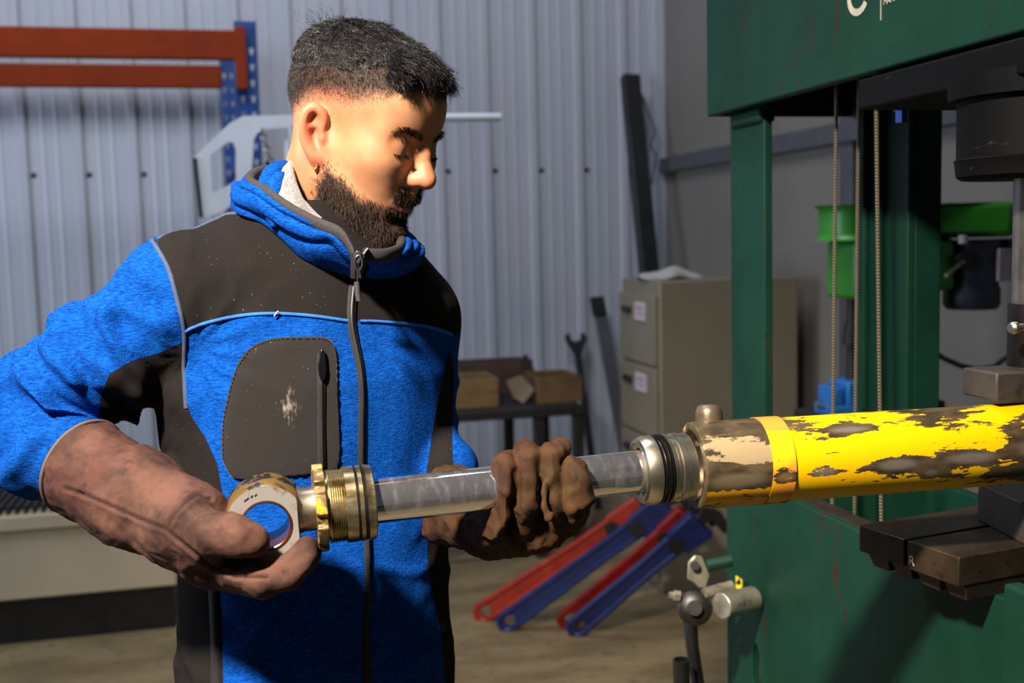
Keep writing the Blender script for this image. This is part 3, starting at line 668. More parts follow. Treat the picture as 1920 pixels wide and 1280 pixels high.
xlathe('collar_band', [(EC, R0+.0012), (EC, R0+.0022), (CO, R0+.0022), (CO+.001, R0)], m_col, br, cap=False)
xlathe('barrel_tube', [(CO, R0), (lx(2150), R0), (lx(2150), .01)], m_yel, br, cap=False)
# amber paint left on the underside of the cap
q = MB(); n1, n2 = 20, 24
for i in range(n1+1):
    for j in range(n2+1):
        a = math.radians(-20-125*j/n2) if True else 0
        q.v.append((.003+(EC-.004)*i/n1, (R0+.0017)*math.cos(a)*-1 if False else -(R0+.0017)*math.cos(a+math.pi/2+math.radians(10)) , (R0+.0017)*math.sin(a)*1))
q = MB(); 
for i in range(n1+1):
    for j in range(n2+1):
        a = math.radians(205+100*j/n2)          # angle in the y,z plane; 270 = straight down, 180 = lens side
        edge = .006*math.sin(i*1.7)+.004*math.sin(i*4.1)
        a -= (edge*4 if j == 0 else 0)
        q.v.append((.002+(EC-.003)*i/n1, (R0+.0016)*math.cos(a), (R0+.0016)*math.sin(a)))
q.f = [(i*(n2+1)+j, (i+1)*(n2+1)+j, (i+1)*(n2+1)+j+1, i*(n2+1)+j+1) for i in range(n1) for j in range(n2)]; q.m = [0]*len(q.f)
o = q.build('cap_paint', m_capy, None, 180); o.matrix_world = Matrix.Translation(cA) @ rotm; o.parent = br; o.matrix_parent_inverse = Matrix.Translation(br.location).inverted()
pp = P(1329, 788, 1.31)
q = MB(); q.lathe(pp-Vector((0, 0, .03)), (.05, .1, 1), [(0, .0165), (.030, .0165), (.040, .016), (.046, .0135), (.0485, .009)], 24); q.build('oil_port', simple('port_steel', srgb(120, 106, 84), .4, .7, var=.35, scale=40), br, 60)

# steel tool pressing on the barrel, under the ram
tl = thing('press_tool', 'small grey steel tool block between the ram and the yellow barrel', 'block', (RX, RY, P(1890, 752, 1.36).z))
t0 = P(1864, 752, 1.34); t1 = P(1864, 698, 1.34)
MB().box((t0.x, RY-.045, t0.z), (RX+.06, RY+.02, t1.z)).build('block_body', m_gblock, tl, 30, .0025)

# ---------------------------------------------------------------- piston rod with eye
rA = P(575, 954, 1.195); rB = P(1235, 879, 1.285)
rax = (rB-rA).normalized(); rm = rax.to_track_quat('X', 'Z').to_matrix().to_4x4(); RL = (rB-rA).length
def rl(px): return (px-575)/660*RL
m_chrome = NT('chrome'); _c = m_chrome.coord(); a = m_chrome.noise(m_chrome.coord((3, 1, 1)), 30, 6, .7)
m_chrome.set(base=(.80, .80, .82), metal=m_chrome.mixf(m_chrome.step(a, .45, .8), .96, .89), rough=m_chrome.mixf(m_chrome.step(a, .45, .85), .07, .17)); m_chrome = m_chrome.mat
m_brass = NT('oily_steel'); _c = m_brass.coord(); a = m_brass.noise(m_brass.coord((1, 3, 3)), 22, 6, .65)
m_brass.set(base=m_brass.mix(m_brass.step(a, .35, .7), srgb(128, 112, 72), srgb(200, 188, 156)), metal=.95, rough=m_brass.mixf(a, .18, .4)); m_brass = m_brass.mat
m_nut = NT('yellow_nut'); a = m_nut.noise(m_nut.coord(), 60, 6, .65)
m_nut.set(base=m_nut.mix(m_nut.step(a, .55, .66), srgb(112, 94, 60), srgb(196, 150, 26)), rough=.4, metal=m_nut.mixf(m_nut.step(a, .48, .56), .8, 0.)); m_nut = m_nut.mat
m_eye = NT('eye_paint'); _c = m_eye.coord(); a = m_eye.noise(_c, 26, 7, .6, .4)
m_eye.set(base=m_eye.mix(m_eye.step(a, .47, .52), srgb(120, 96, 54), srgb(26, 24, 20)), rough=.36, metal=m_eye.mixf(m_eye.step(a, .47, .52), .6, .2)); m_eye.bump(a, .2, .001); m_eye = m_eye.mat
m_face = NT('eye_face'); _c = m_face.coord(); a = m_face.noise(_c, 40, 6, .6)
m_face.set(base=m_face.mix(m_face.step(a, .55, .72), srgb(190, 186, 180), srgb(120, 100, 78)), rough=m_face.mixf(a, .3, .45), metal=.7); m_face = m_face.mat
pr_ = thing('piston_rod', 'polished chrome piston rod with a drilled eye, held in two gloved hands', 'piston rod', rA)
def rx(name, prof, mat, n=64, cap=True, smooth=35, parent=pr_): return xlathe(name, prof, mat, parent, rA, rm, n, cap, smooth)
rr = 41.0*1.235/FPX
rx('rod', [(rl(600), rr), (rl(1300), rr)], m_chrome)
rx('neck', [(rl(560), .025), (rl(570), .0235), (rl(600), .0235)], m_brt)
# nut with notches
n = 48; prof = []
q = MB(); r1, r2 = .0425, .047
for t_ in (rl(589), rl(608)):
    for k in range(n*2):
        a = math.pi*k/n; r_ = r2 if (k//4) % 3 else r1
        q.v.append((t_, r_*math.cos(a), r_*math.sin(a)))
N = n*2
q.f = [(k, (k+1) % N, N+(k+1) % N, N+k) for k in range(N)]+[tuple(reversed(range(N))), tuple(range(N, 2*N))]; q.m = [0]*len(q.f)
o = q.build('lock_nut', m_nut, None, 25, .001); o.matrix_world = Matrix.Translation(rA) @ rm; o.parent = pr_; o.matrix_parent_inverse = Matrix.Translation(rA).inverted()
th = [(rl(608), .036), (rl(612), .036), (rl(612), .0395)]
k = rl(614)
while k < rl(641): th += [(k, .0395), (k+.0012, .0378)]; k += .0024
th += [(rl(641), .040), (rl(642), .041), (rl(660), .041), (rl(661), .039), (rl(664), .039), (rl(665), .041), (rl(672), .041), (rl(673), .0385), (rl(678), .0385), (rl(679), .0415), (rl(686), .0405), (rl(691), .0405), (rl(693), .0385), (rl(694), .026)]
rx('gland', th, m_brass)
rx('gland_ring', [(rl(660.5), .0398), (rl(662), .0408), (rl(664), .0398)], m_rub, cap=False)
rx('gland_ring', [(rl(673), .0392), (rl(675.5), .0406), (rl(678), .0392)], m_rub, cap=False)
# piston at the barrel mouth
pr2 = .0400
rx('piston', [(rl(1206), .0245), (rl(1197), .0285), (rl(1194), .0300), (rl(1193), .0335), (rl(1196), .0372), (rl(1207), pr2), (rl(1222), pr2), (rl(1223), .037), (rl(1245), .037), (rl(1246), pr2-.001), (rl(1254), pr2-.001), (rl(1256), pr2-.0022), (rl(1262), pr2-.0022), (rl(1264), pr2-.0004), (rl(1274), pr2-.0004), (rl(1276), pr2-.0015), (rl(1292), pr2-.0015), (rl(1294), .02)], m_brt, cap=False)
for c0, w_, r_ in ((1226, 5, .0398), (1234, 7, .0405), (1242, 5, .0400)):
    rx('seal_ring', [(rl(c0-w_/2), .0368), (rl(c0-w_/2)+.0008, r_), (rl(c0+w_/2)-.0008, r_), (rl(c0+w_/2), .0368)], m_rub, cap=False)
rx('wiper_socket', [(rl(1203), .0242), (rl(1199), .0285)], m_rub, cap=False)
# eye: ring whose bore runs towards the lens
ec = P(499, 985, 1.157)
ey_ = Vector((.03, 1.0, 0.02)).normalized(); ez = Vector((0, 0, 1)); ezz = (ez-ey_*ez.dot(ey_)).normalized(); exx = rax; exx = (exx-ey_*exx.dot(ey_)-ezz*0).normalized(); ezz = exx.cross(ey_)*-1 if exx.cross(ey_).z < 0 else exx.cross(ey_)
RE, RI, flat = .0432, .0264, .0342; TH = .060
def eye_outline(r, fl, n=64):
    out = []
    for i in range(n):
        a = 2*math.pi*i/n; x, z = r*math.cos(a), r*math.sin(a)
        if x > fl: x = fl
        out.append((x, z))
    return out
eo = eye_outline(RE, flat); n = len(eo)
def E(x, y, z): return ec+exx*x+ey_*y+ezz*z
q = MB()
rows = [(0, .0022, .965), (.0022, 0, 1.0), (TH-.002, 0, 1.0), (TH, .002, .965)]
for y, _, sc_ in rows: q.v += [E(x*sc_, y, z*sc_) for x, z in eo]
for r in range(3): q.f += [(r*n+k, r*n+(k+1) % n, (r+1)*n+(k+1) % n, (r+1)*n+k) for k in range(n)]
b0 = len(q.v); hole = [(RI*math.cos(2*math.pi*i/n), RI*math.sin(2*math.pi*i/n)) for i in range(n)]
q.v += [E(x, TH, z) for x, z in hole]; q.f += [(3*n+k, 3*n+(k+1) % n, b0+(k+1) % n, b0+k) for k in range(n)]
q.m = [0]*len(q.f)
eye = q.build('rod_eye', m_eye, pr_, 35)
q = MB(); q.v = [E(x*.965, 0, z*.965) for x, z in eo]+[E(x, 0, z) for x, z in hole]; q.f = [(k, (k+1) % n, n+(k+1) % n, n+k) for k in range(n)]; q.m = [0]*n
q.build('eye_face', m_face, eye, 35)
q = MB(); pr3 = [(-.0012, RI+.0004), (-.0016, RI-.0012), (-.0008, RI-.0022), (TH, RI-.0022), (TH, RI)]
q.lathe(ec, ey_, pr3, 64, cap=False); q.build('bushing', simple('copper_bush', srgb(186, 110, 66), .25, .95, var=.2, scale=40), eye, 35)
q = MB()
for (u, v) in ((-.020, .028), (-.0175, .0295), (-.013, .0315), (-.009, .0325)):
    q.bar(E(u, -.0004, v), E(u+.002, -.0004, v+.0022), .0009, .0006, ey_)
q.build('stamp_mark', m_black, eye)
# shank joining eye and rod
q = MB(); a = E(flat-.004, TH*.5, 0); b = rA+rax*rl(566)
q.lathe(a, b-a, [(0, .0215), ((b-a).length*.5, .0225), ((b-a).length, .0240)], 32); q.build('shank', m_eye, pr_, 35)
# ---------------------------------------------------------------- signed-distance sculpting kit
class Field:
    def __init__(s, lo, hi, h):
        s.lo = np.array(lo, float); s.h = h; s.n = [int(math.ceil((b-a)/h))+1 for a, b in zip(lo, hi)]
        s.ax = [np.float32(s.lo[i])+np.arange(s.n[i], dtype=np.float32)*np.float32(h) for i in range(3)]
        s.d = np.full(s.n, 1.0, np.float32)
    def _sl(s, lo, hi):
        return tuple(slice(max(0, int((lo[i]-s.lo[i])/s.h)), max(0, min(s.n[i], int((hi[i]-s.lo[i])/s.h)+2))) for i in range(3))
    def op(s, fn, lo, hi, k=.01, mode='u'):
        m = k+.012
        sl = s._sl([a-m for a in lo], [b+m for b in hi])
        if any(q.stop <= q.start for q in sl): return s
        x = s.ax[0][sl[0]][:, None, None]; y = s.ax[1][sl[1]][None, :, None]; z = s.ax[2][sl[2]][None, None, :]
        b = fn(x, y, z); a = s.d[sl]
        if mode == 's': a = -a
        elif mode == 'i': b = b
        if mode in 'us':
            hh = np.clip(.5+.5*(a-b)/k, 0, 1); r = a+(b-a)*hh-k*hh*(1-hh)
            s.d[sl] = r if mode == 'u' else -r
        return s
    def ell(s, c, r, k=.01, mode='u', R=None):       # ellipsoid, R columns = local axes
        c = [float(v) for v in c]; r = [float(v) for v in r]; mr = max(r)
        ext = [mr]*3 if R is not None else r
        def fn(x, y, z):
            x, y, z = x-c[0], y-c[1], z-c[2]
            if R is not None:
                x, y, z = (R[0][0]*x+R[1][0]*y+R[2][0]*z, R[0][1]*x+R[1][1]*y+R[2][1]*z, R[0][2]*x+R[1][2]*y+R[2][2]*z)
            k0 = np.sqrt((x/r[0])**2+(y/r[1])**2+(z/r[2])**2); k1 = np.sqrt((x/r[0]**2)**2+(y/r[1]**2)**2+(z/r[2]**2)**2)+1e-9
            return k0*(k0-1)/k1
        return s.op(fn, [c[i]-ext[i] for i in range(3)], [c[i]+ext[i] for i in range(3)], k, mode)
    def cap(s, a, b, ra, rb=None, k=.01, mode='u', flat=None):   # tapered capsule; flat=(unit vector, factor) thins it along the vector
        a = np.array(a, float); b = np.array(b, float); rb = ra if rb is None else rb; d = b-a; L2 = float(d@d)+1e-12; m = max(ra, rb)
        def fn(x, y, z):
            px, py, pz = x-a[0], y-a[1], z-a[2]
            t = np.clip((px*d[0]+py*d[1]+pz*d[2])/L2, 0, 1)
            qx, qy, qz = px-t*d[0], py-t*d[1], pz-t*d[2]
            if flat is not None:
                u, f = flat; w = qx*u[0]+qy*u[1]+qz*u[2]
                return np.sqrt(np.maximum(qx*qx+qy*qy+qz*qz-w*w+(w*f)**2, 1e-12))-(ra+(rb-ra)*t)
            return np.sqrt(qx*qx+qy*qy+qz*qz)-(ra+(rb-ra)*t)
        return s.op(fn, np.minimum(a, b)-m, np.maximum(a, b)+m, k, mode)
    def chain(s, pts, rs, k=.01, mode='u', flat=None, join=None):
        """polyline tube: its own union first, then blended with k"""
        P_ = [np.array(p, float) for p in pts]; m = max(rs)
        def fn(x, y, z):
            out = None
            for i in range(len(P_)-1):
                a, d = P_[i], P_[i+1]-P_[i]; L2 = float(d@d)+1e-12
                px, py, pz = x-a[0], y-a[1], z-a[2]
                t = np.clip((px*d[0]+py*d[1]+pz*d[2])/L2, 0, 1); qx, qy, qz = px-t*d[0], py-t*d[1], pz-t*d[2]
                if flat is not None:
                    u, f = flat; w = qx*u[0]+qy*u[1]+qz*u[2]; q = np.sqrt(np.maximum(qx*qx+qy*qy+qz*qz-w*w+(w*f)**2, 1e-12))
                else: q = np.sqrt(qx*qx+qy*qy+qz*qz)
                q = q-(rs[i]+(rs[i+1]-rs[i])*t)
                if out is None: out = q
                else:
                    j = join or .004; hh = np.clip(.5+.5*(out-q)/j, 0, 1); out = out+(q-out)*hh-j*hh*(1-hh)
            return out
        return s.op(fn, np.min(P_, 0)-m, np.max(P_, 0)+m, k, mode)
    def rows(s, rows, k=.02, mode='u'):              # stacked super-ellipses: (z, cx, cy, a, b, power)
        rw = np.array(sorted(rows), float)
        def fn(x, y, z):
            zz = z.ravel(); g = [np.interp(zz, rw[:, 0], rw[:, i]).astype(np.float32)[None, None, :] for i in range(1, 6)]
            u, v = np.abs((x-g[0])/g[2]), np.abs((y-g[1])/g[3])
            f = (u**g[4]+v**g[4]+1e-12)**(1/g[4])-1
            d = f*np.minimum(g[2], g[3])*1.05
            e = np.maximum(rw[0, 0]-z, z-rw[-1, 0])
            return np.maximum(d, e)
        lo = [float((rw[:, 1]-rw[:, 3]).min()), float((rw[:, 2]-rw[:, 4]).min()), rw[0, 0]]
        hi = [float((rw[:, 1]+rw[:, 3]).max()), float((rw[:, 2]+rw[:, 4]).max()), rw[-1, 0]]
        return s.op(fn, lo, hi, k, mode)
    def cut(s, nrm, off, k=.003):                    # keep n.p < off
        n = np.array(nrm, float)
        b = s.ax[0][:, None, None]*n[0]+s.ax[1][None, :, None]*n[1]+s.ax[2][None, None, :]*n[2]-off
        s.d = np.maximum(s.d, b.astype(np.float32)); return s
    def mesh(s):
        """surface nets"""
        D = s.d; D[0], D[-1] = 1, 1; D[:, 0], D[:, -1] = 1, 1; D[:, :, 0], D[:, :, -1] = 1, 1
        S = D < 0; nx, ny, nz = D.shape
        cnt = np.zeros((nx-1, ny-1, nz-1), np.int8)
        offs = [(i, j, k) for i in (0, 1) for j in (0, 1) for k in (0, 1)]
        for i, j, k in offs: cnt += S[i:nx-1+i, j:ny-1+j, k:nz-1+k]
        act = np.argwhere((cnt > 0) & (cnt < 8)); N = len(act)
        idx = np.full(cnt.shape, -1, np.int32); idx[act[:, 0], act[:, 1], act[:, 2]] = np.arange(N)
        c = {o: D[act[:, 0]+o[0], act[:, 1]+o[1], act[:, 2]+o[2]] for o in offs}
        sm = np.zeros((N, 3)); ct = np.zeros(N)
        for o in offs:
            for a in range(3):
                if o[a]: continue
                o2 = list(o); o2[a] = 1; o2 = tuple(o2)
                A, B = c[o], c[o2]; m = (A < 0) != (B < 0); t = np.where(m, A/np.where(m, A-B, 1), 0)
                p = np.tile(np.array(o, float), (N, 1)); p[:, a] += t
                sm += p*m[:, None]; ct += m
        V = s.lo+s.h*(act+sm/ct[:, None])
        F = []
        for a in range(3):
            b, e = [(1, 2), (2, 0), (0, 1)][a]
            sl0 = [slice(None)]*3; sl1 = [slice(None)]*3; sl0[a] = slice(0, -1); sl1[a] = slice(1, None)
            s0 = S[tuple(sl0)]; s1 = S[tuple(sl1)]
            q = np.argwhere(s0 != s1); q = q[(q[:, b] > 0) & (q[:, e] > 0) & (q[:, b] < D.shape[b]-1) & (q[:, e] < D.shape[e]-1)]
            fl = s0[q[:, 0], q[:, 1], q[:, 2]]
            def g(db, de):
                r = q.copy(); r[:, b] += db; r[:, e] += de; return idx[r[:, 0], r[:, 1], r[:, 2]]
            f = np.stack([g(-1, -1), g(0, -1), g(0, 0), g(-1, 0)], 1); f[~fl] = f[~fl][:, ::-1]
            F.append(f)
        return V, np.concatenate(F)
def relax(V, F, n=1, f=.5, keep=None):               # light Laplacian smoothing
    e = np.concatenate([F[:, [0, 1]], F[:, [1, 2]], F[:, [2, 3]], F[:, [3, 0]]]); e = np.concatenate([e, e[:, ::-1]])
    deg = np.bincount(e[:, 0], minlength=len(V))[:, None]
    for _ in range(n):
        s = np.stack([np.bincount(e[:, 0], V[e[:, 1], i], len(V)) for i in range(3)], 1)/np.maximum(deg, 1)
        V = V+(s-V)*f
    return V
def normals(V, F):
    n = np.cross(V[F[:, 2]]-V[F[:, 0]], V[F[:, 3]]-V[F[:, 1]]); N = np.zeros_like(V)
    for i in range(4):
        for a in range(3): N[:, a] += np.bincount(F[:, i], n[:, a], len(V))
    return N/(np.linalg.norm(N, axis=1, keepdims=True)+1e-12)
def np_mesh(name, V, F, material, parent=None, attrs=None, smooth=True):
    me = bpy.data.meshes.new(name); k = F.shape[1]
    me.vertices.add(len(V)); me.vertices.foreach_set('co', np.asarray(V, np.float32).ravel())
    me.loops.add(F.size); me.loops.foreach_set('vertex_index', F.ravel().astype(np.int32))
    me.polygons.add(len(F)); me.polygons.foreach_set('loop_start', np.arange(0, F.size, k, dtype=np.int32)); me.polygons.foreach_set('loop_total', np.full(len(F), k, np.int32))
    me.update(calc_edges=True); me.polygons.foreach_set('use_smooth', np.ones(len(F), bool))
    for kx, v in (attrs or {}).items():
        a = me.attributes.new(kx, 'FLOAT', 'POINT'); a.data.foreach_set('value', np.asarray(v, np.float32))
    return link(name, me, material, parent)
_perm = np.random.RandomState(5).permutation(256); _perm = np.concatenate([_perm, _perm, _perm]); _grad = np.random.RandomState(6).normal(size=(256, 3)); _grad /= np.linalg.norm(_grad, axis=1, keepdims=True)
def noise3(Q):                                       # Perlin noise, about -0.7..0.7
    Q = np.asarray(Q, float); i = np.floor(Q).astype(int); f = Q-i; i &= 255; u = f*f*f*(f*(f*6-15)+10); r = 0
    for dx in (0, 1):
        for dy in (0, 1):
            for dz_ in (0, 1):
                h = _perm[_perm[_perm[i[:, 0]+dx]+i[:, 1]+dy]+i[:, 2]+dz_]
                g = (_grad[h]*(f-np.array([dx, dy, dz_]))).sum(1)
                w_ = (u[:, 0] if dx else 1-u[:, 0])*(u[:, 1] if dy else 1-u[:, 1])*(u[:, 2] if dz_ else 1-u[:, 2])
                r = r+g*w_
    return r
def fbm(Q, o=3): return sum(noise3(np.asarray(Q)*2**k+k*7.3)/2**k for k in range(o))
def sstep(x, a, b): t = np.clip((x-a)/(b-a), 0, 1); return t*t*(3-2*t)
def poly_sd(px, py, poly):                           # signed distance to a polygon, positive inside
    poly = np.array(poly, float); n = len(poly); d = np.full(len(px), 1e9); ins = np.zeros(len(px), bool)
    for i in range(n):
        a, b = poly[i], poly[(i+1) % n]; e = b-a; wx, wy = px-a[0], py-a[1]
        t = np.clip((wx*e[0]+wy*e[1])/(e@e+1e-9), 0, 1); d = np.minimum(d, (wx-t*e[0])**2+(wy-t*e[1])**2)
        c = (a[1] > py) != (b[1] > py)
        ins ^= c & (px < (b[0]-a[0])*(py-a[1])/((b[1]-a[1]) if b[1] != a[1] else 1e-9)+a[0])
    d = np.sqrt(d); return np.where(ins, d, -d)
def line_d(px, py, line):
    line = np.array(line, float); d = np.full(len(px), 1e9)
    for i in range(len(line)-1):
        a, e = line[i], line[i+1]-line[i]; wx, wy = px-a[0], py-a[1]; t = np.clip((wx*e[0]+wy*e[1])/(e@e+1e-9), 0, 1)
        d = np.minimum(d, np.hypot(wx-t*e[0], wy-t*e[1]))
    return d
def strands(name, roots, dirs, nrm, length, rad, material, parent, seg=4, droop=None, wave=0.0, seed=1):
    """hair as thin three-sided tapering tubes"""
    rnd = np.random.RandomState(seed); n = len(roots); L = np.asarray(length).reshape(-1, 1)*np.ones((n, 1))
    pts = [roots-nrm*.001]; d = dirs.copy(); p = roots.copy()
    side = np.cross(d, nrm); ph = rnd.rand(n, 1)*6.28
    for k in range(seg):
        step = L/seg
        dd = d+(droop*(k+1)/seg if droop is not None else 0)+side*wave*np.sin(ph+k*1.7)
        dd /= np.linalg.norm(dd, axis=1, keepdims=True)+1e-9
        p = p+dd*step; pts.append(p)
    pts = np.stack(pts, 1)                            # n, seg+1, 3
    t = np.gradient(pts, axis=1); t /= np.linalg.norm(t, axis=2, keepdims=True)+1e-9
    e1 = np.cross(t, rnd.normal(size=(n, 1, 3))); e1 /= np.linalg.norm(e1, axis=2, keepdims=True)+1e-9; e2 = np.cross(t, e1)
    rr_ = rad*(1-.85*np.linspace(0, 1, seg+1)**1.5)[None, :, None]
    ring = np.stack([pts+(e1*math.cos(a)+e2*math.sin(a))*rr_ for a in (0, 2.094, 4.189)], 2)   # n, seg+1, 3, 3
    V = ring.reshape(-1, 3); base = (np.arange(n)*(seg+1)*3)[:, None, None, None]+(np.arange(seg)*3)[None, :, None, None]
    q = np.array([[0, 1, 4, 3], [1, 2, 5, 4], [2, 0, 3, 5]])[None, None]
    F = (base+q).reshape(-1, 4)
    return np_mesh(name, V, F, material, parent)
def scatter(V, F, weight, n, seed=0):
    """n random points on faces, weighted by a per-vertex weight; returns points, face-interpolated weights index"""
    rnd = np.random.RandomState(seed); a = np.linalg.norm(np.cross(V[F[:, 2]]-V[F[:, 0]], V[F[:, 3]]-V[F[:, 1]]), axis=1)
    w_ = a*weight[F].mean(1); w_ = w_/w_.sum(); f = rnd.choice(len(F), n, p=w_)
    u, v = rnd.rand(n, 1), rnd.rand(n, 1); q = F[f]
    W = np.concatenate([(1-u)*(1-v), u*(1-v), u*v, (1-u)*v], 1)
    return q, W

# ---------------------------------------------------------------- the man: frames
A3 = np.array
rH = A3([math.cos(PSI), -math.sin(PSI), 0.0]); fH = A3([math.sin(PSI), math.cos(PSI), 0.0]); zH = A3([0, 0, 1.0])   # level frame of the view
def lvl(right, depth, z=0.0): return rH*right+fH*depth+zH*z
T0 = lvl(-.268, 1.435); tF = rH*.53-fH*.848; tL = rH*.848+fH*.53      # torso: forward, to his left
Tm = np.stack([tL, tF, zH], 1)                        # columns: local x (his left), y (front), z
def toT(p): return (np.asarray(p, float)-T0)@Tm
def fromT(V): return np.asarray(V)@Tm.T+T0
def TP(px, py, z): return toT(P(px, py, z))
man = thing('person', 'man in a blue and black work jacket and brown gloves, holding the chrome rod', 'person', tuple(T0))

# ---------------------------------------------------------------- head
HA, HD, HS = math.radians(62), math.radians(25), 0.985
hh = rH*math.sin(HA)-fH*math.cos(HA); hL = rH*math.cos(HA)+fH*math.sin(HA)
hF = hh*math.cos(HD)-zH*math.sin(HD); hU = hh*math.sin(HD)+zH*math.cos(HD)
Hm = np.stack([hF, hL, hU], 1)*HS
H0 = A3(P(606, 262, 1.345))+hL*.073*HS+hU*.016
def fromH(V): return np.asarray(V)@Hm.T+H0
def toH(p): return (np.asarray(p, float)-H0)@np.linalg.inv(Hm).T
f = Field((-.125, -.10, -.25), (.145, .10, .165), .0019)
f.ell((-.016, 0, .044), (.104, .0765, .086), .02)
f.ell((.042, 0, .048), (.052, .062, .055), .03)
f.ell((.030, 0, -.030), (.058, .060, .075), .03)
f.ell((.045, 0, -.060), (.042, .046, .052), .03)
for s in (-1, 1):
    f.cap((.0725, s*.014, .0290), (.0625, s*.046, .0260), .0150, .0120, .018)         # brow
    f.ell((.058, s*.045, -.012), (.028, .022, .022), .03)                          # cheekbone
    f.chain([(-.004, s*.056, -.030), (.004, s*.054, -.062), (.042, s*.037, -.090), (.072, s*.012, -.103)], [.016, .018, .018, .018], .03)
f.ell((.077, 0, -.100), (.020, .024, .020), .02)                                    # chin
f.ell((.070, 0, -.054), (.028, .034, .030), .02)                                    # muzzle
for s in (-1, 1): f.ell((.0985, s*.0360, .0100), (.018, .0160, .0120), .016, 's'); f.ell((.0690, s*.0300, -.0120), (.0180, .0200, .0150), .022); f.ell((.0680, s*.0270, -.0320), (.0220, .0210, .0230), .018)   # sockets, under-eye, cheek by the nose
f.chain([(.086, 0, .027), (.098, 0, .006), (.108, 0, -.012), (.1135, 0, -.0185)], [.0090, .0088, .0098, .0100], .012, join=.008)
f.ell((.1145, 0, -.0205), (.0110, .0105, .0104), .008)
for s in (-1, 1):
    f.ell((.0995, s*.0115, -.0250), (.0125, .0070, .0085), .009)
    f.ell((.1035, s*.0062, -.0345), (.0065, .0036, .0045), .003, 's')
    f.ell((.0765, s*.0320, .0085), (.0140, .0155, .0135), .010)                     # lids over the eyeball
    f.cap((.0915, s*.0215, .0010), (.0840, s*.0440, .0020), .0014, .0010, .003, 's') # slit
f.cap((.0985, 0, -.030), (.1000, 0, -.046), .006, .007, .008)                       # philtrum ridge
f.chain([(.0890, -.0225, -.0575), (.0985, -.008, -.0495), (.1000, 0, -.0515), (.0985, .008, -.0495), (.0890, .0225, -.0575)], [.003, .0058, .0058, .0058, .003], .006)
f.chain([(.0880, -.0220, -.0590), (.0965, -.009, -.0655), (.0980, 0, -.0660), (.0965, .009, -.0655), (.0880, .0220, -.0590)], [.003, .0066, .0072, .0066, .003], .006)
f.chain([(.0890, -.026, -.0585), (.1030, -.009, -.0578), (.1050, 0, -.0584), (.1030, .009, -.0578), (.0890, .026, -.0585)], [.0012, .0016, .0016, .0016, .0012], .003, 's')
f.ell((.0960, 0, -.0800), (.010, .022, .007), .012, 's')                            # under the lip
# neck
f.cap((-.024, 0, -.035), (-.018, 0, -.245), .0610, .068, .03)
for s in (-1, 1): f.cap((-.020, s*.052, -.050), (.030, s*.018, -.20), .014, .012, .03)
# ears
for s in (-1, 1):
    o = A3([-.006, s*.0735, -.012]); u = A3([.93, -s*.0, .0])*1.0; bk = A3([-.80, s*.42, -.26])*1.0; bk /= np.linalg.norm(bk); up_ = A3([-.34, s*.10, .94]); up_ -= bk*(up_@bk); up_ /= np.linalg.norm(up_); ot = np.cross(bk, up_)*(-1 if np.cross(bk, up_)[1]*s < 0 else 1)
    def ep(a, b, c=0): return o+bk*(a*.80+.0015)+up_*b*.97+ot*c
    f.ell(ep(.008, .004, .001), (.0155, .030, .0055), .008, 'u', np.stack([bk, up_, ot], 1))
    f.ell(ep(.007, .000, .0085), (.0098, .0180, .0075), .005, 's', np.stack([bk, up_, ot], 1))
    hx_ = spline([[*ep(-.004, .004, .004), .0026], [*ep(-.008, .017, .005), .0034], [*ep(-.004, .028, .006), .0038], [*ep(.008, .0335, .007), .0040], [*ep(.019, .027, .008), .0042], [*ep(.0235, .012, .008), .0042], [*ep(.0215, -.006, .007), .0041], [*ep(.014, -.020, .006), .0042], [*ep(.004, -.029, .004), .0056]], 30)
    f.chain([q[:3] for q in hx_], [q[3] for q in hx_], .004, join=.005)
    f.chain([ep(.004, .012, .002), ep(.0155, .009, .004), ep(.0165, -.005, .004), ep(.009, -.017, .004)], [.0022, .0026, .0024, .0034], .006)
    f.ell(ep(.000, -.031, .0035), (.0085, .0085, .0048), .005, 'u', np.stack([bk, up_, ot], 1))
    f.ell(ep(-.0065, -.004, .005), (.0034, .0056, .0036), .005, 'u', np.stack([bk, up_, ot], 1))
    if s == -1: LOBE = ep(.002, -.036, .006)
HV, HF = f.mesh(); HV = relax(HV, HF, 1, .4)
hx, hy, hz = HV.T; ay = np.abs(hy)
nz = fbm(HV*60, 2)
# beard: below a line from the sideburn round the cheek to the moustache
line_z = np.interp(hx, [-.03, .004, .02, .045, .07, .085, .12], [-.030, -.029, -.037, -.049, -.062, -.062, -.060])
beard = sstep(line_z-hz+nz*.006, -.008, .022)*sstep(hx+nz*.004, .000, .026)*sstep(hz, -.150, -.118)
beard *= 1-sstep(.0100-np.abs(hz+.0585), .0, .003)*sstep(hx, .079, .084)*sstep(.026-ay, 0, .004)   # lips stay bare
must_ = sstep(hx+nz*.003, .076, .083)*sstep(-.0355+.30*(.1-hx)-hz, -.002, .004)*sstep(hz+.060, 0, .004)*sstep(.029-ay, 0, .004)*(1-sstep(hx, .1015, .104)*sstep(hz, -.044, -.040))
beard = np.maximum(beard, must_*1.0)
beard *= 1-.85*sstep(.011-np.hypot(ay-.025, hz+.076), 0, .008)*sstep(hx, .06, .07)
side = sstep(hx, -.012, .0)*sstep(.020-hx, 0, .006)*sstep(ay, .055, .062)*sstep(-hz+.045, 0, .01)*sstep(hz+.04, 0, .01)   # sideburn
hl = np.interp(hx, [-.11, -.07, -.03, .0, .03, .055, .075, .11], [.014, .028, .056, .064, .072, .084, .095, .099])         # hair edge height
fade = sstep(hz-hl+nz*.005, -.062, .002)*sstep(.080-hx+ (hz-.085)*.5, -.004, .006)
stub = np.maximum(np.maximum(beard, side*.30), fade**1.3)
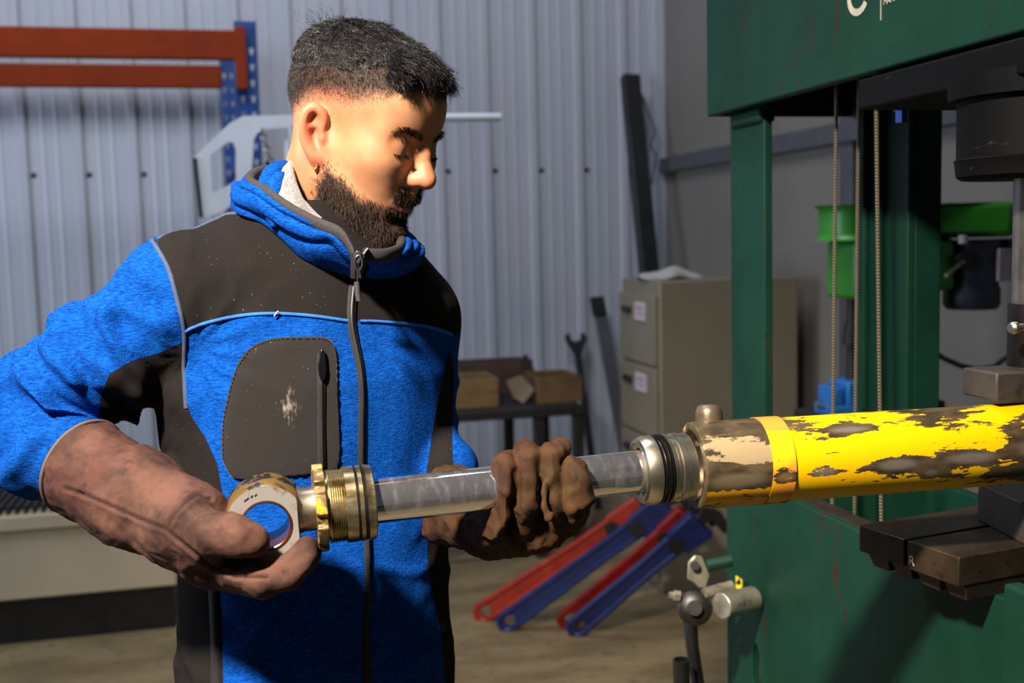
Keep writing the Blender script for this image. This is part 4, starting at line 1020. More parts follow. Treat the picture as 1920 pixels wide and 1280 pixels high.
lips = np.where(hx > .078, sstep(.0115-np.abs(hz+.0582), 0, .0035)*sstep(.0245-ay, 0, .004), 0)
red = np.maximum(sstep(ay, .071, .078), np.exp(-(((hx-.112)/.016)**2+(hy/.018)**2+((hz+.02)/.02)**2)))
brow_z = np.interp(ay, [.008, .022, .038, .055], [.0235, .0305, .0335, .0255])
brow = sstep(.0048-np.abs(hz-brow_z), 0, .003)*sstep(ay, .007, .012)*sstep(.053-ay, 0, .006)*(hx > .04)
m_skin = NT('skin'); _c = m_skin.coord()
a1 = m_skin.noise(_c, 60, 4); a2 = m_skin.noise(_c, 900, 2); a3 = m_skin.noise(_c, 14, 3)
sk = m_skin.mix(m_skin.step(a3, .3, .7), srgb(172, 118, 82), srgb(192, 138, 100)); sk = m_skin.mix(m_skin.math('MULTIPLY', m_skin.step(a1, .45, .75), .35), sk, srgb(176, 108, 78))
sk = m_skin.mix(m_skin.math('MULTIPLY', m_skin.attr('red'), .55), sk, srgb(196, 98, 78))
sk = m_skin.mix(m_skin.attr('lips'), sk, srgb(168, 92, 84))
dens = m_skin.math('ADD', m_skin.attr('stubble'), m_skin.math('MULTIPLY', m_skin.math('SUBTRACT', a2, .5), 1.2))
sk = m_skin.mix(m_skin.math('MULTIPLY', m_skin.step(dens, .18, .95), .96), sk, srgb(34, 24, 18))
m_skin.set(base=sk, rough=m_skin.mixf(m_skin.attr('stubble'), m_skin.mixf(a1, .46, .58), .75), sss=.12, spec=.4); m_skin.bsdf.inputs['Subsurface Radius'].default_value = (1, .35, .2); m_skin.bsdf.inputs['Subsurface Scale'].default_value = .006
m_skin.bump(a2, .10, .0006, m_skin.bump(m_skin.noise(_c, 260, 3), .12, .001))
HW = fromH(HV)
body = np_mesh('body', HW, HF, m_skin, man, {'stubble': stub, 'lips': lips, 'red': red})
HN = normals(HW, HF)
m_hair = NT('hair_black'); m_hair.set(base=m_hair.mix(m_hair.noise(m_hair.coord(), 400, 2), srgb(7, 6, 6), srgb(30, 24, 20)), rough=.32, spec=.45)
m_beard = NT('beard_brown'); m_beard.set(base=m_beard.mix(m_beard.noise(m_beard.coord(), 500, 2), srgb(18, 12, 9), srgb(62, 42, 28)), rough=.42, spec=.4)
# eyes: dark gap, lashes, brows
for s in (-1, 1):
    q = MB().lathe((0, 0, 0), (1, 0, 0), [(-.0105*math.cos(a), .0105*math.sin(a)) for a in np.linspace(.02, 3.12, 18)], 24)
    o = q.build('eye', simple('eye_white', srgb(150, 140, 132), .2, var=.1), man, 180)
    # the gaze points down along the rod
    o.matrix_world = Matrix([list(r)+[t] for r, t in zip(np.stack([hF, hL, hU], 1)*HS, fromH(A3([[.0765, s*.032, .0070]]))[0])]+[[0, 0, 0, 1]])
    o.parent = man; o.matrix_parent_inverse = Matrix.Translation(man.location).inverted()
rnd = np.random.RandomState(3)
n = 170; tt = rnd.rand(n); s_ = np.where(rnd.rand(n) < .5, -1, 1)
rt = np.stack([.0925-.0085*tt**1.3, s_*(.0215+.024*tt), .0018+.0006*tt+rnd.rand(n)*.0005], 1)
dr_ = np.stack([np.full(n, .8)-.3*tt, s_*(.1+.6*tt), np.full(n, -.55)], 1)+rnd.normal(0, .1, (n, 3))
strands('eyelashes', fromH(rt), dr_@Hm.T/HS, np.tile(hF, (n, 1)), .0082, .00040, m_hair, man, 4, hU*.7)
q, W = scatter(HV, HF, brow+1e-9, 420, 5); rp = (HV[q]*W[:, :, None]).sum(1); rn = (HN[q]*W[:, :, None]).sum(1)
sgn = np.sign(rp[:, 1:2]); dloc = np.concatenate([np.full((420, 1), -.25), sgn*.8, np.where(np.abs(rp[:, 1:2]) < .02, .6, .05)], 1)+rnd.normal(0, .15, (420, 3))
strands('eyebrows', fromH(rp), dloc@Hm.T/HS+rn*.35, rn, .007+.003*rnd.rand(420), .00033, m_hair, man, 3)
# beard strands
nb_ = 13000
q, W = scatter(HV, HF, np.clip(beard, 0, 1)**1.6+1e-9, nb_, 8); rp = (HV[q]*W[:, :, None]).sum(1); rn = (HN[q]*W[:, :, None]).sum(1)
ln = np.interp(rp[:, 2], [-.12, -.09, -.05, -.02], [.0105, .0095, .0055, .0035])*(.6+.6*rnd.rand(nb_))*np.interp(rp[:, 0], [-.01, .02, .07], [.7, .85, 1.0])
must = (rp[:, 2] > -.053) & (rp[:, 0] > .07); ln[must] = .0075
dl = np.zeros((nb_, 3)); dl[:, 0] = .25; dl[:, 2] = -.9; dl[must, 1] = np.sign(rp[must, 1])*.8; dl[must, 2] = -.5; dl += rnd.normal(0, .38, dl.shape)
strands('beard', fromH(rp), dl@Hm.T/HS+rn*.42, rn, ln, .00027, m_beard, man, 4, -hU*.2, .45, 4)

# hair on top: a soft shell with strands lying over it
g = Field((-.125, -.10, .0), (.155, .10, .185), .0023)
g.ell((-.018, 0, .046), (.1075, .0800, .0850), .02)
g.ell((.014, 0, .075), (.062, .060, .038), .025)
g.ell((.042, .004, .091), (.034, .048, .024), .02)
g.ell((.061, .010, .087), (.019, .038, .017), .014)
g.ell((-.066, 0, .067), (.042, .055, .040), .02)
g.chain([(.042, -.036, .104), (.057, -.048, .095), (.066, -.051, .085), (.066, -.050, .077), (.059, -.055, .073)], [.012, .011, .0085, .006, .003], .008)
GX, GY_, GZ = np.meshgrid(*g.ax, indexing='ij')
edge = np.interp(GX, [-.11, -.07, -.03, .0, .03, .055, .075, .10, .14], [.040, .050, .068, .072, .078, .084, .090, .070, .070]).astype(np.float32)
lock = ((GX > .05) & (GX < .10) & (GY_ < -.02))
edge = np.where(lock, np.minimum(edge, .074), edge)
g.d = np.maximum(g.d, (edge-GZ)*.75)
k0 = np.sqrt(((GX+.016)/.104)**2+(GY_/.0765)**2+((GZ-.044)/.086)**2); k1 = np.sqrt(((GX+.016)/.104**2)**2+(GY_/.0765**2)**2+((GZ-.044)/.086**2)**2)
thick = .0012+.05*sstep(GZ-edge, .004, .075)+.2*sstep(GX, .045, .058)
g.d = np.maximum(g.d, (k0*(k0-1)/k1-thick).astype(np.float32)); del k0, k1, thick
del GX, GY_, GZ, lock, edge
# keep the forehead clear below the fringe
GV, GF = g.mesh(); GV = relax(GV, GF, 2, .5)
N0 = normals(GV, GF); cl = fbm(GV*A3([45, 90, 60])+3, 3); GV = GV+N0*(cl*.0055)[:, None]*sstep(GV[:, 2], .06, .10)[:, None]
m_shell = NT('hair_shell'); m_shell.set(base=srgb(16, 12, 10), rough=.6)
hair = np_mesh('hair', fromH(GV), GF, m_shell, man)
GN = normals(GV, GF)
nh = 24000
wgt = sstep(GV[:, 2], .03, .045)*(1+1.2*sstep(.085-GV[:, 2], 0, .02))*(GN[:, 2]*.5+.7).clip(.05, 2)
q, W = scatter(GV, GF, wgt, nh, 12); rp = (GV[q]*W[:, :, None]).sum(1); rn = (GN[q]*W[:, :, None]).sum(1)
flow = np.stack([np.full(nh, 1.0), -.35+.9*fbm(rp*28, 2), .25*fbm(rp*30+9, 2)], 1)
back = sstep(-rp[:, 0], .02, .07)[:, None]; flow = flow*(1-back)+np.stack([np.full(nh, -.2), rp[:, 1]*8, np.full(nh, -.5)], 1)*back+rnd.normal(0, .28, (nh, 3))
lowside = sstep(.085-rp[:, 2], 0, .03)[:, None]; flow = flow*(1-lowside)+np.stack([np.full(nh, .45), np.zeros(nh), np.full(nh, -.75)], 1)*lowside
flow -= rn*(flow*rn).sum(1, keepdims=True); flow /= np.linalg.norm(flow, axis=1, keepdims=True)+1e-9
lenh = np.interp(rp[:, 2], [.05, .08, .11], [.0055, .0105, .0150])*(.5+.8*rnd.rand(nh))
frn = sstep(rp[:, 0], .02, .06)*sstep(rp[:, 2], .07, .09); lenh = lenh*(1+.9*frn)
lift = np.interp(rp[:, 2], [.05, .09, .12], [.20, .32, .40])[:, None]*(0.3+rnd.rand(nh, 1))
strands('hair_strands', fromH(rp), (flow+rn*lift)@Hm.T/HS, rn@Hm.T/HS, lenh, .00042, m_hair, hair, 5, -rn@Hm.T/HS*.42, .4, 6)
# short clipped sides
nf_ = 20000
q, W = scatter(HV, HF, np.clip(fade, 0, 1)**2.0*(hz < .105)+1e-9, nf_, 15); rp = (HV[q]*W[:, :, None]).sum(1); rn = (HN[q]*W[:, :, None]).sum(1)
fd = (fade[q]*W).sum(1)
strands('clipped_hair', fromH(rp), rn*.6+(np.tile(A3([.35, 0, -.8]), (nf_, 1))+rnd.normal(0, .25, (nf_, 3)))@Hm.T/HS, rn, .0008+.0052*fd**2, .00018, m_hair, man, 2)
# stray ends at the crown
ns_ = 160; c0 = A3([-.078, -.02, .106])
rp = c0+rnd.normal(0, 1, (ns_, 3))*A3([.014, .022, .010]); d0 = np.tile(A3([-.8, 0, .35]), (ns_, 1))+rnd.normal(0, .35, (ns_, 3))
strands('stray_hair', fromH(rp), d0@Hm.T/HS, np.tile(hU, (ns_, 1)), .014*(.5+rnd.rand(ns_)), .0003, m_hair, hair, 4)
# earring
m_gold = NT('gold'); m_gold.set(base=srgb(236, 180, 70), metal=1.0, rough=.22)
LW = fromH(A3([LOBE]))[0]; ring = []
for i in range(17):
    a = 2*math.pi*i/16; ring.append(LW+zH*(.0055*math.cos(a)-.002)+hh*.0028*math.sin(a))
o = MB().tube(ring, .0011, 8, False); o.lathe(LW-zH*.0105, (0, 0, 1), [(0, .001), (.002, .0022), (.005, .0018), (.0065, .0008)], 12); o.build('earring', m_gold, man, 60)
# ---------------------------------------------------------------- jacket
from mathutils.bvhtree import BVHTree
J = Field((-.46, -.30, .80), (.34, .33, 1.66), .0042)
# torso: (z, cx, cy, half width, half depth, power)
J.rows([(1.60, .02, .010, .070, .070, 2), (1.56, .012, .006, .105, .088, 2), (1.52, .004, .004, .150, .108, 2.2), (1.46, 0, .006, .180, .124, 2.4), (1.38, 0, .010, .186, .134, 2.5),
        (1.28, -.002, .010, .180, .134, 2.5), (1.18, -.004, .012, .172, .132, 2.5), (1.08, -.004, .010, .172, .132, 2.5), (.98, -.004, .006, .180, .136, 2.5), (.86, -.004, .004, .188, .140, 2.5)], .02)
shR, elR, wrR = TP(345, 558, 1.335), TP(22, 800, 1.335), TP(372, 985, 1.195)
shL, elL, wrL = TP(764, 600, 1.50), TP(790, 835, 1.49), TP(925, 968, 1.325)
nk = A3([.010, .0, 1.545])
J.cap(nk+A3([-.05, -.01, 0]), shR+A3([.0, 0, .006]), .056, .064, .05)
J.cap(nk+A3([.05, -.01, 0]), shL+A3([0, 0, .006]), .056, .064, .05)
cfR = elR+(wrR-elR)*.50; cfL = elL+(wrL-elL)*.36
midR = (shR+elR)/2+A3([-.004, 0, -.006])
J.chain([shR, midR, elR], [.068, .062, .0605], .025, join=.02)
J.cap(elR, cfR, .0605, .040, .012)
J.chain([shL, (shL+elL)/2, elL], [.064, .054, .047], .02, join=.02)
J.cap(elL, cfL, .047, .042, .012)
J.cut((0, 0, -1), -.83)
JV, JF = J.mesh(); JV = relax(JV, JF, 2, .5)
# folds: displaced along the normal before the final relax
def limb(Vq, a, b):
    d = b-a; L2 = d@d; t = ((Vq-a)@d)/L2; c = Vq-a-np.clip(t, 0, 1)[:, None]*d; return t, np.linalg.norm(c, axis=1), c
tu, ru, cu_ = limb(JV, shR, elR); tf, rf, cf_ = limb(JV, elR, wrR); tl_, rl_, cl_ = limb(JV, shL, elL)
onR = (ru < .10) & (tu > .0); onRf = (rf < .085) & (tf > -.2)
JN = normals(JV, JF)
inner = A3(toT(P(208, 800, 1.28)))                    # the bend of the elbow, folds fan out from it
dv = JV-inner; dist = np.linalg.norm(dv, axis=1)
axx = (elR-shR)/np.linalg.norm(elR-shR); bxx = (wrR-elR)/np.linalg.norm(wrR-elR)
ang = np.arctan2(dv@axx, -(dv@(bxx-axx*(bxx@axx))))
warp = fbm(JV*14, 2)
ridge = lambda p: (.5+.5*np.cos(2*p))**2
armm = np.clip(sstep(-JV[:, 0], .155, .215), 0, 1)
fold = ridge(ang*4.2+warp*2.2+.4)*.017*np.exp(-(dist/.20)**2)+ridge(ang*7.5+warp*3+1.2)*.008*np.exp(-(dist/.13)**2)
fold += ridge(tu*9+warp*2.5+JV[:, 1]*16)*.0065*sstep(tu, .12, .3)
fold += ridge(JV[:, 2]*52+warp*2.6+JV[:, 0]*30)*.004*sstep(tf, .1, .35)
fold *= 1-sstep(tf, .22, .42)*(rf < .09)
disp = fold*armm
tors = 1-armm
disp += tors*(fbm(JV*A3([9, 9, 5]), 2)*.006+fbm(JV*A3([22, 22, 9])+5, 2)*.0025)
arL = sstep(JV[:, 0], .150, .190)
disp += arL*ridge(JV[:, 2]*55+warp*3)*.005*sstep(1.42-JV[:, 2], 0, .1)
# drag lines from the right armpit over the ribs and from the held rod across the belly
ap = TP(350, 655, 1.30); da = JV-ap; aa = np.arctan2(da[:, 2], da[:, 0])
disp += tors*ridge(aa*6+warp*2)*.004*np.exp(-(np.linalg.norm(da, axis=1)/.13)**2)
disp += tors*ridge((JV[:, 2]-1.15)*30+JV[:, 0]*9+warp*2.2)*.0035*sstep(1.27-JV[:, 2], 0, .08)
JV = JV+JN*disp[:, None]; JV = relax(JV, JF, 1, .45)
JW = fromT(JV); JN = normals(JV, JF)
jpx, jpy, jz = project(JW)
vdir = JW-A3(CAM); vdir /= np.linalg.norm(vdir, axis=1, keepdims=True)
JNw = JN@Tm.T; front = -(JNw*vdir).sum(1)
# black cloth panels, laid out on the garment; pieces follow its seams
yoke = [(292, 446), (280, 452), (300, 478), (318, 510), (332, 560), (346, 622), (372, 610), (420, 597), (515, 588), (600, 594), (660, 602), (700, 602), (740, 605), (800, 612), (852, 628), (900, 600), (880, 480), (760, 430), (650, 380), (560, 350), (440, 390), (360, 420)]
sideR = [(346, 640), (340, 690), (346, 735), (358, 780), (385, 820), (408, 870), (418, 930), (416, 1000), (414, 1100), (420, 1330), (424, 1750), (180, 1750), (200, 1330), (230, 900), (255, 790), (300, 770)]
under = [(190, 742), (206, 700), (250, 676), (300, 662), (347, 640), (346, 730), (330, 762), (290, 780), (206, 795), (186, 775)]
sideL = [(842, 650), (832, 700), (820, 760), (808, 830), (800, 880), (800, 960), (804, 1080), (828, 1190), (838, 1330), (842, 1750), (1000, 1750), (930, 1330), (930, 900), (850, 870), (848, 800), (850, 740), (852, 690)]
sdf = lambda poly: poly_sd(jpx, jpy, poly)
onA = (JV[:, 0] < -.172) & (JV[:, 2] < 1.475)        # the right sleeve
tt_, rr2, _ = limb(JV, shR, elR)
isarm = (ru < rf*0+.085) & (tu > .28) | (rf < .07) & (tf > -.1)
sleeve = sdf([(280, 448), (300, 478), (318, 510), (332, 560), (346, 625), (347, 640), (300, 700), (215, 810), (180, 990), (-300, 1000), (-300, 500), (150, 400)])
blk_front = np.maximum(sdf(yoke), np.maximum(sdf(sideL), sdf(sideR)))
blk_front = np.maximum(np.minimum(blk_front, -sleeve), sdf(under))
back_rule = np.maximum((JV[:, 2]-1.475)*400, np.where(isarm, -30, (np.abs(np.abs(JV[:, 0])-.165)*-400+10)))
back_rule = np.where(np.abs(JV[:, 0]) > .21, -20, back_rule)
mixb = sstep(front, -.05, .10)
blk = blk_front*mixb+back_rule*(1-mixb)
seamd = np.full(len(JV), 99.0)
for ln_ in ([(292, 446), (300, 478), (318, 510), (332, 560), (346, 622), (344, 700), (348, 770)], [(346, 622), (372, 610), (420, 597), (515, 588), (600, 594), (660, 602)], [(672, 602), (740, 605), (800, 612), (852, 628)]):
    seamd = np.minimum(seamd, line_d(jpx, jpy, ln_))
seamd = np.where(front > .05, seamd, 99)
m_knit = NT('blue_knit'); _c = m_knit.coord()
h1 = m_knit.noise(m_knit.coord((.22, .22, 1)), 650, 4, .75); h2 = m_knit.noise(_c, 50, 3)
kb = m_knit.mix(m_knit.step(h1, .38, .66), srgb(3, 46, 118), srgb(11, 82, 170)); kb = m_knit.mix(m_knit.math('MULTIPLY', m_knit.step(h2, .5, .8), .5), kb, srgb(16, 84, 180))
kblk = m_knit.mix(m_knit.noise(_c, 700, 3), srgb(21, 19, 19), srgb(35, 32, 31))
dust = m_knit.step(m_knit.noise(_c, 300, 2, .4), .75, .775); kblk = m_knit.mix(m_knit.math('MULTIPLY', dust, .35), kblk, srgb(150, 146, 140))
fb_ = m_knit.step(m_knit.attr('black'), -.8, .8)
base = m_knit.mix(fb_, kb, kblk)
sm_ = m_knit.step(m_knit.attr('seam'), 2.6, 1.0); stitch = m_knit.step(m_knit.attr('seam'), 5.2, 4.2)
base = m_knit.mix(m_knit.math('MULTIPLY', sm_, .55), base, srgb(30, 60, 110))
m_knit.set(base=base, rough=.92, sheen=.0, spec=.06); m_knit.bsdf.inputs['Sheen Roughness'].default_value = .5
wv = m_knit.node('ShaderNodeTexWave', wave_type='BANDS', bands_direction='Z'); m_knit.l.new(m_knit.coord(), wv.inputs[0]); wv.inputs['Scale'].default_value = 150; wv.inputs['Distortion'].default_value = 6; wv.inputs['Detail Scale'].default_value = 3
wv2 = m_knit.node('ShaderNodeTexVoronoi'); m_knit.l.new(m_knit.coord((1, 1, .8)), wv2.inputs['Vector']); wv2.inputs['Scale'].default_value = 560
kh = m_knit.math('ADD', m_knit.math('MULTIPLY', wv2.outputs['Distance'], .8), m_knit.math('MULTIPLY', wv.outputs['Fac'], .3))
kh = m_knit.math('MULTIPLY', kh, m_knit.mixf(fb_, 1.0, .18))
m_knit.bump(kh, .5, .0012, m_knit.bump(stitch, -.25, .001))
JF = JF[:, ::-1]; jacket = np_mesh('jacket', JW, JF, m_knit, man, {'black': blk, 'seam': seamd})
bvh = BVHTree.FromPolygons([Vector(v) for v in JW], [tuple(int(i) for i in q) for q in JF])
def surf(px, py, off=0.0, fallback=1.36):
    d = ray(px, py).normalized(); h = bvh.ray_cast(CAM, d)
    if h[0] is None: h = bvh.find_nearest(P(px, py, fallback))
    return A3(h[0])+A3(h[1])*off, A3(h[1])
def on_jacket(p, off=0.0):
    h = bvh.find_nearest(Vector(p)); n = A3(h[1]); return A3(h[0])+n*off, n
def dense(line, n): return spline(line, n)
def strip(name, line, widths, off, material, parent, thick=.0015, n=60, crown=.0):
    """flat tape following the jacket along an image path"""
    pts = dense(line, n); rows_ = []
    ws = np.interp(np.linspace(0, 1, n), np.linspace(0, 1, len(widths)), widths)
    S = [surf(px, py) for px, py in pts]; p = A3([q[0] for q in S]); nn = A3([q[1] for q in S])
    for _ in range(3):
        p[1:-1] = (p[:-2]+2*p[1:-1]+p[2:])/4; nn[1:-1] = (nn[:-2]+2*nn[1:-1]+nn[2:])/4
    nn /= np.linalg.norm(nn, axis=1, keepdims=True); t = np.gradient(p, axis=0); t /= np.linalg.norm(t, axis=1, keepdims=True); sd = np.cross(t, nn)
    V = []
    for k, c in ((-1, 0), (-.8, 1), (0, 1+crown), (.8, 1), (1, 0)): V.append(p+sd*ws[:, None]*k+nn*(off+thick*c-(0.002 if c == 0 else 0)))
    V = np.stack(V, 1); idx = np.arange(n*5).reshape(n, 5)
    F = np.stack([idx[:-1, :-1], idx[1:, :-1], idx[1:, 1:], idx[:-1, 1:]], -1).reshape(-1, 4)
    return np_mesh(name, V.reshape(-1, 3), F, material, parent)
m_tape = simple('zip_tape', srgb(15, 15, 18), .8, var=.2, scale=200)
m_zip = simple('zip_teeth', srgb(30, 30, 33), .45, var=.2)
m_piping = simple('blue_piping', srgb(28, 96, 188), .85, var=.15, scale=200, bump=.3, bscale=900)
m_patch = NT('softshell'); _c = m_patch.coord()
pb = m_patch.mix(m_patch.noise(_c, 700, 3), srgb(21, 19, 19), srgb(35, 32, 31)); sc_ = m_patch.attr('scuff')
pb = m_patch.mix(m_patch.math('MULTIPLY', m_patch.step(m_patch.math('ADD', sc_, m_patch.math('MULTIPLY', m_patch.math('SUBTRACT', m_patch.noise(m_patch.coord((1, 1, .4)), 260, 4), .5), 1.4)), .35, .9), .75), pb, srgb(150, 140, 128))
pb = m_patch.mix(m_patch.math('MULTIPLY', m_patch.step(m_patch.noise(_c, 300, 2, .4), .75, .775), .35), pb, srgb(150, 146, 140))
m_patch.set(base=pb, rough=.9, spec=.2, sheen=.2); m_patch.bump(m_patch.noise(_c, 800, 2), .15, .0006)
strip('yoke_piping', [(346, 622), (372, 610), (420, 597), (470, 590), (515, 588), (560, 590), (600, 594), (655, 602)], [.0022], .0005, m_piping, jacket, .0016, 60)
strip('yoke_piping', [(674, 602), (700, 602), (740, 605), (800, 612), (846, 626)], [.0020], .0005, m_piping, jacket, .0016, 40)
# front zip
zl = [(665, 520), (660, 560), (659, 605), (667, 650), (675, 690), (679, 740), (678, 800), (678, 880), (686, 960), (690, 1040), (690, 1120), (686, 1180), (688, 1300), (690, 1420), (690, 1505)]
strip('front_zip', zl, [.0062, .0062, .0052, .0050, .0050, .0050, .0058, .0058], .0008, m_tape, jacket, .0016, 140)
strip('zip_teeth', zl, [.0022], .0022, m_zip, jacket, .0012, 140, .3)
def pts_on(line, n, off): return [surf(px, py, off)[0] for px, py in dense(line, n)]
# chest pocket patch, raised, with its own zip
pk = [(416, 862), (415, 820), (419, 780), (428, 735), (440, 695), (456, 664), (480, 644), (505, 635), (540, 631), (598, 630), (616, 634), (627, 646), (632, 670), (634, 740), (636, 872), (600, 888), (520, 896), (450, 900), (430, 890)]
pk = dense(pk+[pk[0]], 90)[:-1]
cen = A3([535., 765.]); rings = [1.0, .985, .94, .8, .6, .4, .2, .001]; V = []; sc = []
for k, s in enumerate(rings):
    for (x, y) in pk:
        q = cen+(A3([x, y])-cen)*s; p, nn = surf(q[0], q[1]); V.append(p+nn*(-.001 if k == 0 else (.0020 if k == 1 else .0030)))
        sc.append(max(math.exp(-(((q[0]-543)/13)**2+((q[1]-762)/30)**2)), .8*math.exp(-(((q[0]-562)/5)**2+((q[1]-738)/14)**2)), .35*math.exp(-(((q[0]-480)/8)**2+((q[1]-655)/20)**2))))
N = len(pk); F = A3([[k*N+i, k*N+(i+1) % N, (k+1)*N+(i+1) % N, (k+1)*N+i] for k in range(len(rings)-1) for i in range(N)])
pocket = np_mesh('chest_pocket', A3(V), F[:, ::-1], m_patch, jacket, {'scuff': sc})
q = MB(); st_ = [cen+(A3(p)-cen)*.965 for p in pk]
for i in range(0, N):
    a = surf(*(st_[i]), .0034)[0]; b = surf(*(st_[i]*.45+st_[(i+1) % N]*.55), .0034)[0]; q.bar(a, b, .0008, .0006)
q.build('stitching', m_zip, pocket, None)
strip('pocket_zip', [(601, 664), (601, 700), (601, 760), (601, 820), (602, 874)], [.0055], .0034, m_tape, pocket, .0012, 50)
strip('pocket_zip_teeth', [(601, 705), (601, 760), (601, 820), (602, 874)], [.0018], .0046, m_zip, pocket, .0010, 50, .3)
m_gloss = simple('gloss_black', srgb(12, 12, 13), .18)
p0, nn = surf(601, 684, .006); tdir = A3(surf(601, 712)[0])-A3(surf(601, 660)[0]); tdir /= np.linalg.norm(tdir); sd = np.cross(tdir, nn)
q = MB(); out = [p0+tdir*a+sd*b for a, b in [(.019*math.cos(t), .0052*math.sin(t)*(1.0 if math.cos(t) > 0 else .75)) for t in np.linspace(0, 2*math.pi, 20, endpoint=False)]]
q.prism([Vector(v) for v in out], Vector(nn*.003)); q.build('zip_puller', m_gloss, pocket, 40, .0008)
# white thread on the yoke seam
a = surf(513, 594, .004)[0]; b = surf(521, 586, .006)[0]; MB().tube([a, (A3(a)+A3(b))/2+A3([0, 0, .001]), b], .0011, 6).build('loose_thread', m_label, jacket)
# side pocket zip low on the right panel
strip('side_zip', [(398, 1090), (401, 1150), (403, 1220), (404, 1310)], [.0065], .0005, m_tape, jacket, .0014, 40)
# shoulder seam and arm seam rolls
strip('shoulder_seam', [(296, 447), (330, 431), (370, 417), (410, 404), (452, 399)], [.0024], .0004, simple('seam_thread', srgb(52, 66, 92), .9, var=.2, scale=300), jacket, .0014, 40)
strip('arm_seam', [(284, 450), (300, 474), (317, 508), (331, 558), (345, 620), (345, 690), (349, 765)], [.0026], .0004, bpy.data.materials['seam_thread'], jacket, .0014, 60)

# ---------------------------------------------------------------- collar, lining, shirt
def loft(name, curves, n, m, material, parent, thick=.003, closed=False, wr=0.0, attrs=None, wfreq=30, seed=0):
    rows_ = [spline(c, n) for c in curves]; R = np.stack(rows_, 0)
    G = np.stack([spline(R[:, j], m) for j in range(n)], 1)         # m, n, 3
    if wr:
        Nn = np.cross(np.gradient(G, axis=0), np.gradient(G, axis=1)); Nn /= np.linalg.norm(Nn, axis=2, keepdims=True)+1e-9
        u = np.linspace(0, 1, m)[:, None]; v = np.linspace(0, 1, n)[None, :]
        wv_ = fbm(np.stack([u+0*v, v*2.2+0*u, 0*u+0*v+seed], -1).reshape(-1, 3)*2.6, 2).reshape(m, n)
        G = G+Nn*(wr*np.sin(u*wfreq+wv_*5+v*4)*np.sin(np.pi*u)**.7)[:, :, None]
    idx = np.arange(m*n).reshape(m, n)
    F = np.stack([idx[:-1, :-1], idx[1:, :-1], idx[1:, 1:], idx[:-1, 1:]], -1).reshape(-1, 4)
    o = np_mesh(name, G.reshape(-1, 3), F, material, parent); s = o.modifiers.new('thickness', 'SOLIDIFY'); s.thickness = thick; s.offset = 0
    return o, G
def PP(L): return A3([A3(P(*q)) for q in L])
def SP(L, off): return A3([surf(x, y, off)[0] if d is None else A3(P(x, y, d)) for x, y, d in L])
top = [(663, 474, 1.270), (640, 436, 1.275), (595, 415, 1.285), (543, 388, 1.300), (497, 356, 1.325), (466, 338, 1.365), (480, 322, 1.43), (520, 318, 1.48), (600, 345, 1.53), (700, 395, 1.50), (748, 440, 1.42), (752, 462, 1.35), (725, 474, 1.29), (684, 474, 1.268)]
bot = [(658, 518, None), (600, 499, None), (564, 481, None), (531, 450, None), (494, 419, None), (446, 400, None), (440, 388, 1.50), (500, 388, 1.56), (620, 410, 1.58), (720, 450, 1.55), (785, 482, None), (772, 505, None), (730, 520, None), (684, 520, None)]
m_cblue = NT('collar_knit'); _c = m_cblue.coord(); h1 = m_cblue.noise(m_cblue.coord((.22, .22, 1)), 650, 4, .75)
m_cblue.set(base=m_cblue.mix(m_cblue.step(h1, .38, .66), srgb(3, 46, 120), srgb(11, 82, 172)), rough=.92, sheen=.0, spec=.06)
wv2 = m_cblue.node('ShaderNodeTexVoronoi'); m_cblue.l.new(_c, wv2.inputs['Vector']); wv2.inputs['Scale'].default_value = 560; m_cblue.bump(wv2.outputs['Distance'], .5, .0012)
tp = PP(top); bt = SP(bot, .001)
mid1 = bt*.62+tp*.38+zH*.004; mid2 = bt*.30+tp*.70+zH*.004
# outward swell of the standing collar
cc = A3(P(600, 440, 1.42))
def out(p, r): d = p-cc; d[:, 2] = 0; return p+d/np.linalg.norm(d, axis=1, keepdims=True)*r
collar, CG = loft('collar', [bt, out(mid1, .010), out(mid2, .008), tp], 90, 28, m_cblue, jacket, .004, wr=.0034, wfreq=15)
m_bind = simple('dark_binding', srgb(38, 36, 38), .85, var=.25, scale=300, bump=.2, bscale=800)
loft('collar_binding', [tp-zH*.010+0*tp, out(tp-zH*.004, .004), out(tp+zH*.004, .002), out(tp+zH*.003, -.006), out(tp-zH*.006, -.008)], 90, 12, m_bind, jacket, .002)
in1 = out(tp-zH*.004, -.009); in2 = out(mid2, -.008); in3 = out(mid1, -.010)
loft('collar_lining', [in1, in2, in3, out(bt, -.012)], 90, 12, m_black, jacket, .003)
# roll of hood lining tucked behind the neck
hl_ = [(487, 392, 1.345), (497, 362, 1.345), (508, 335, 1.36), (524, 322, 1.39), (545, 322, 1.43), (575, 330, 1.48), (640, 350, 1.51), (720, 400, 1.49)]
hp = spline(PP(hl_), 40); lining = MB().tube([Vector(v) for v in hp], [.006+.008*math.sin(min(1, i/14)*1.57) for i in range(40)], 14).build('hood_lining', m_cblue, jacket, 180)
hl2 = [(520, 425, 1.318), (512, 395, 1.328), (516, 362, 1.34), (530, 338, 1.36)]
MB().tube([Vector(v) for v in spline(PP(hl2), 24)], [.006+.009*math.sin(i/23*2.2) for i in range(24)], 14).build('hood_lining', m_cblue, jacket, 180)
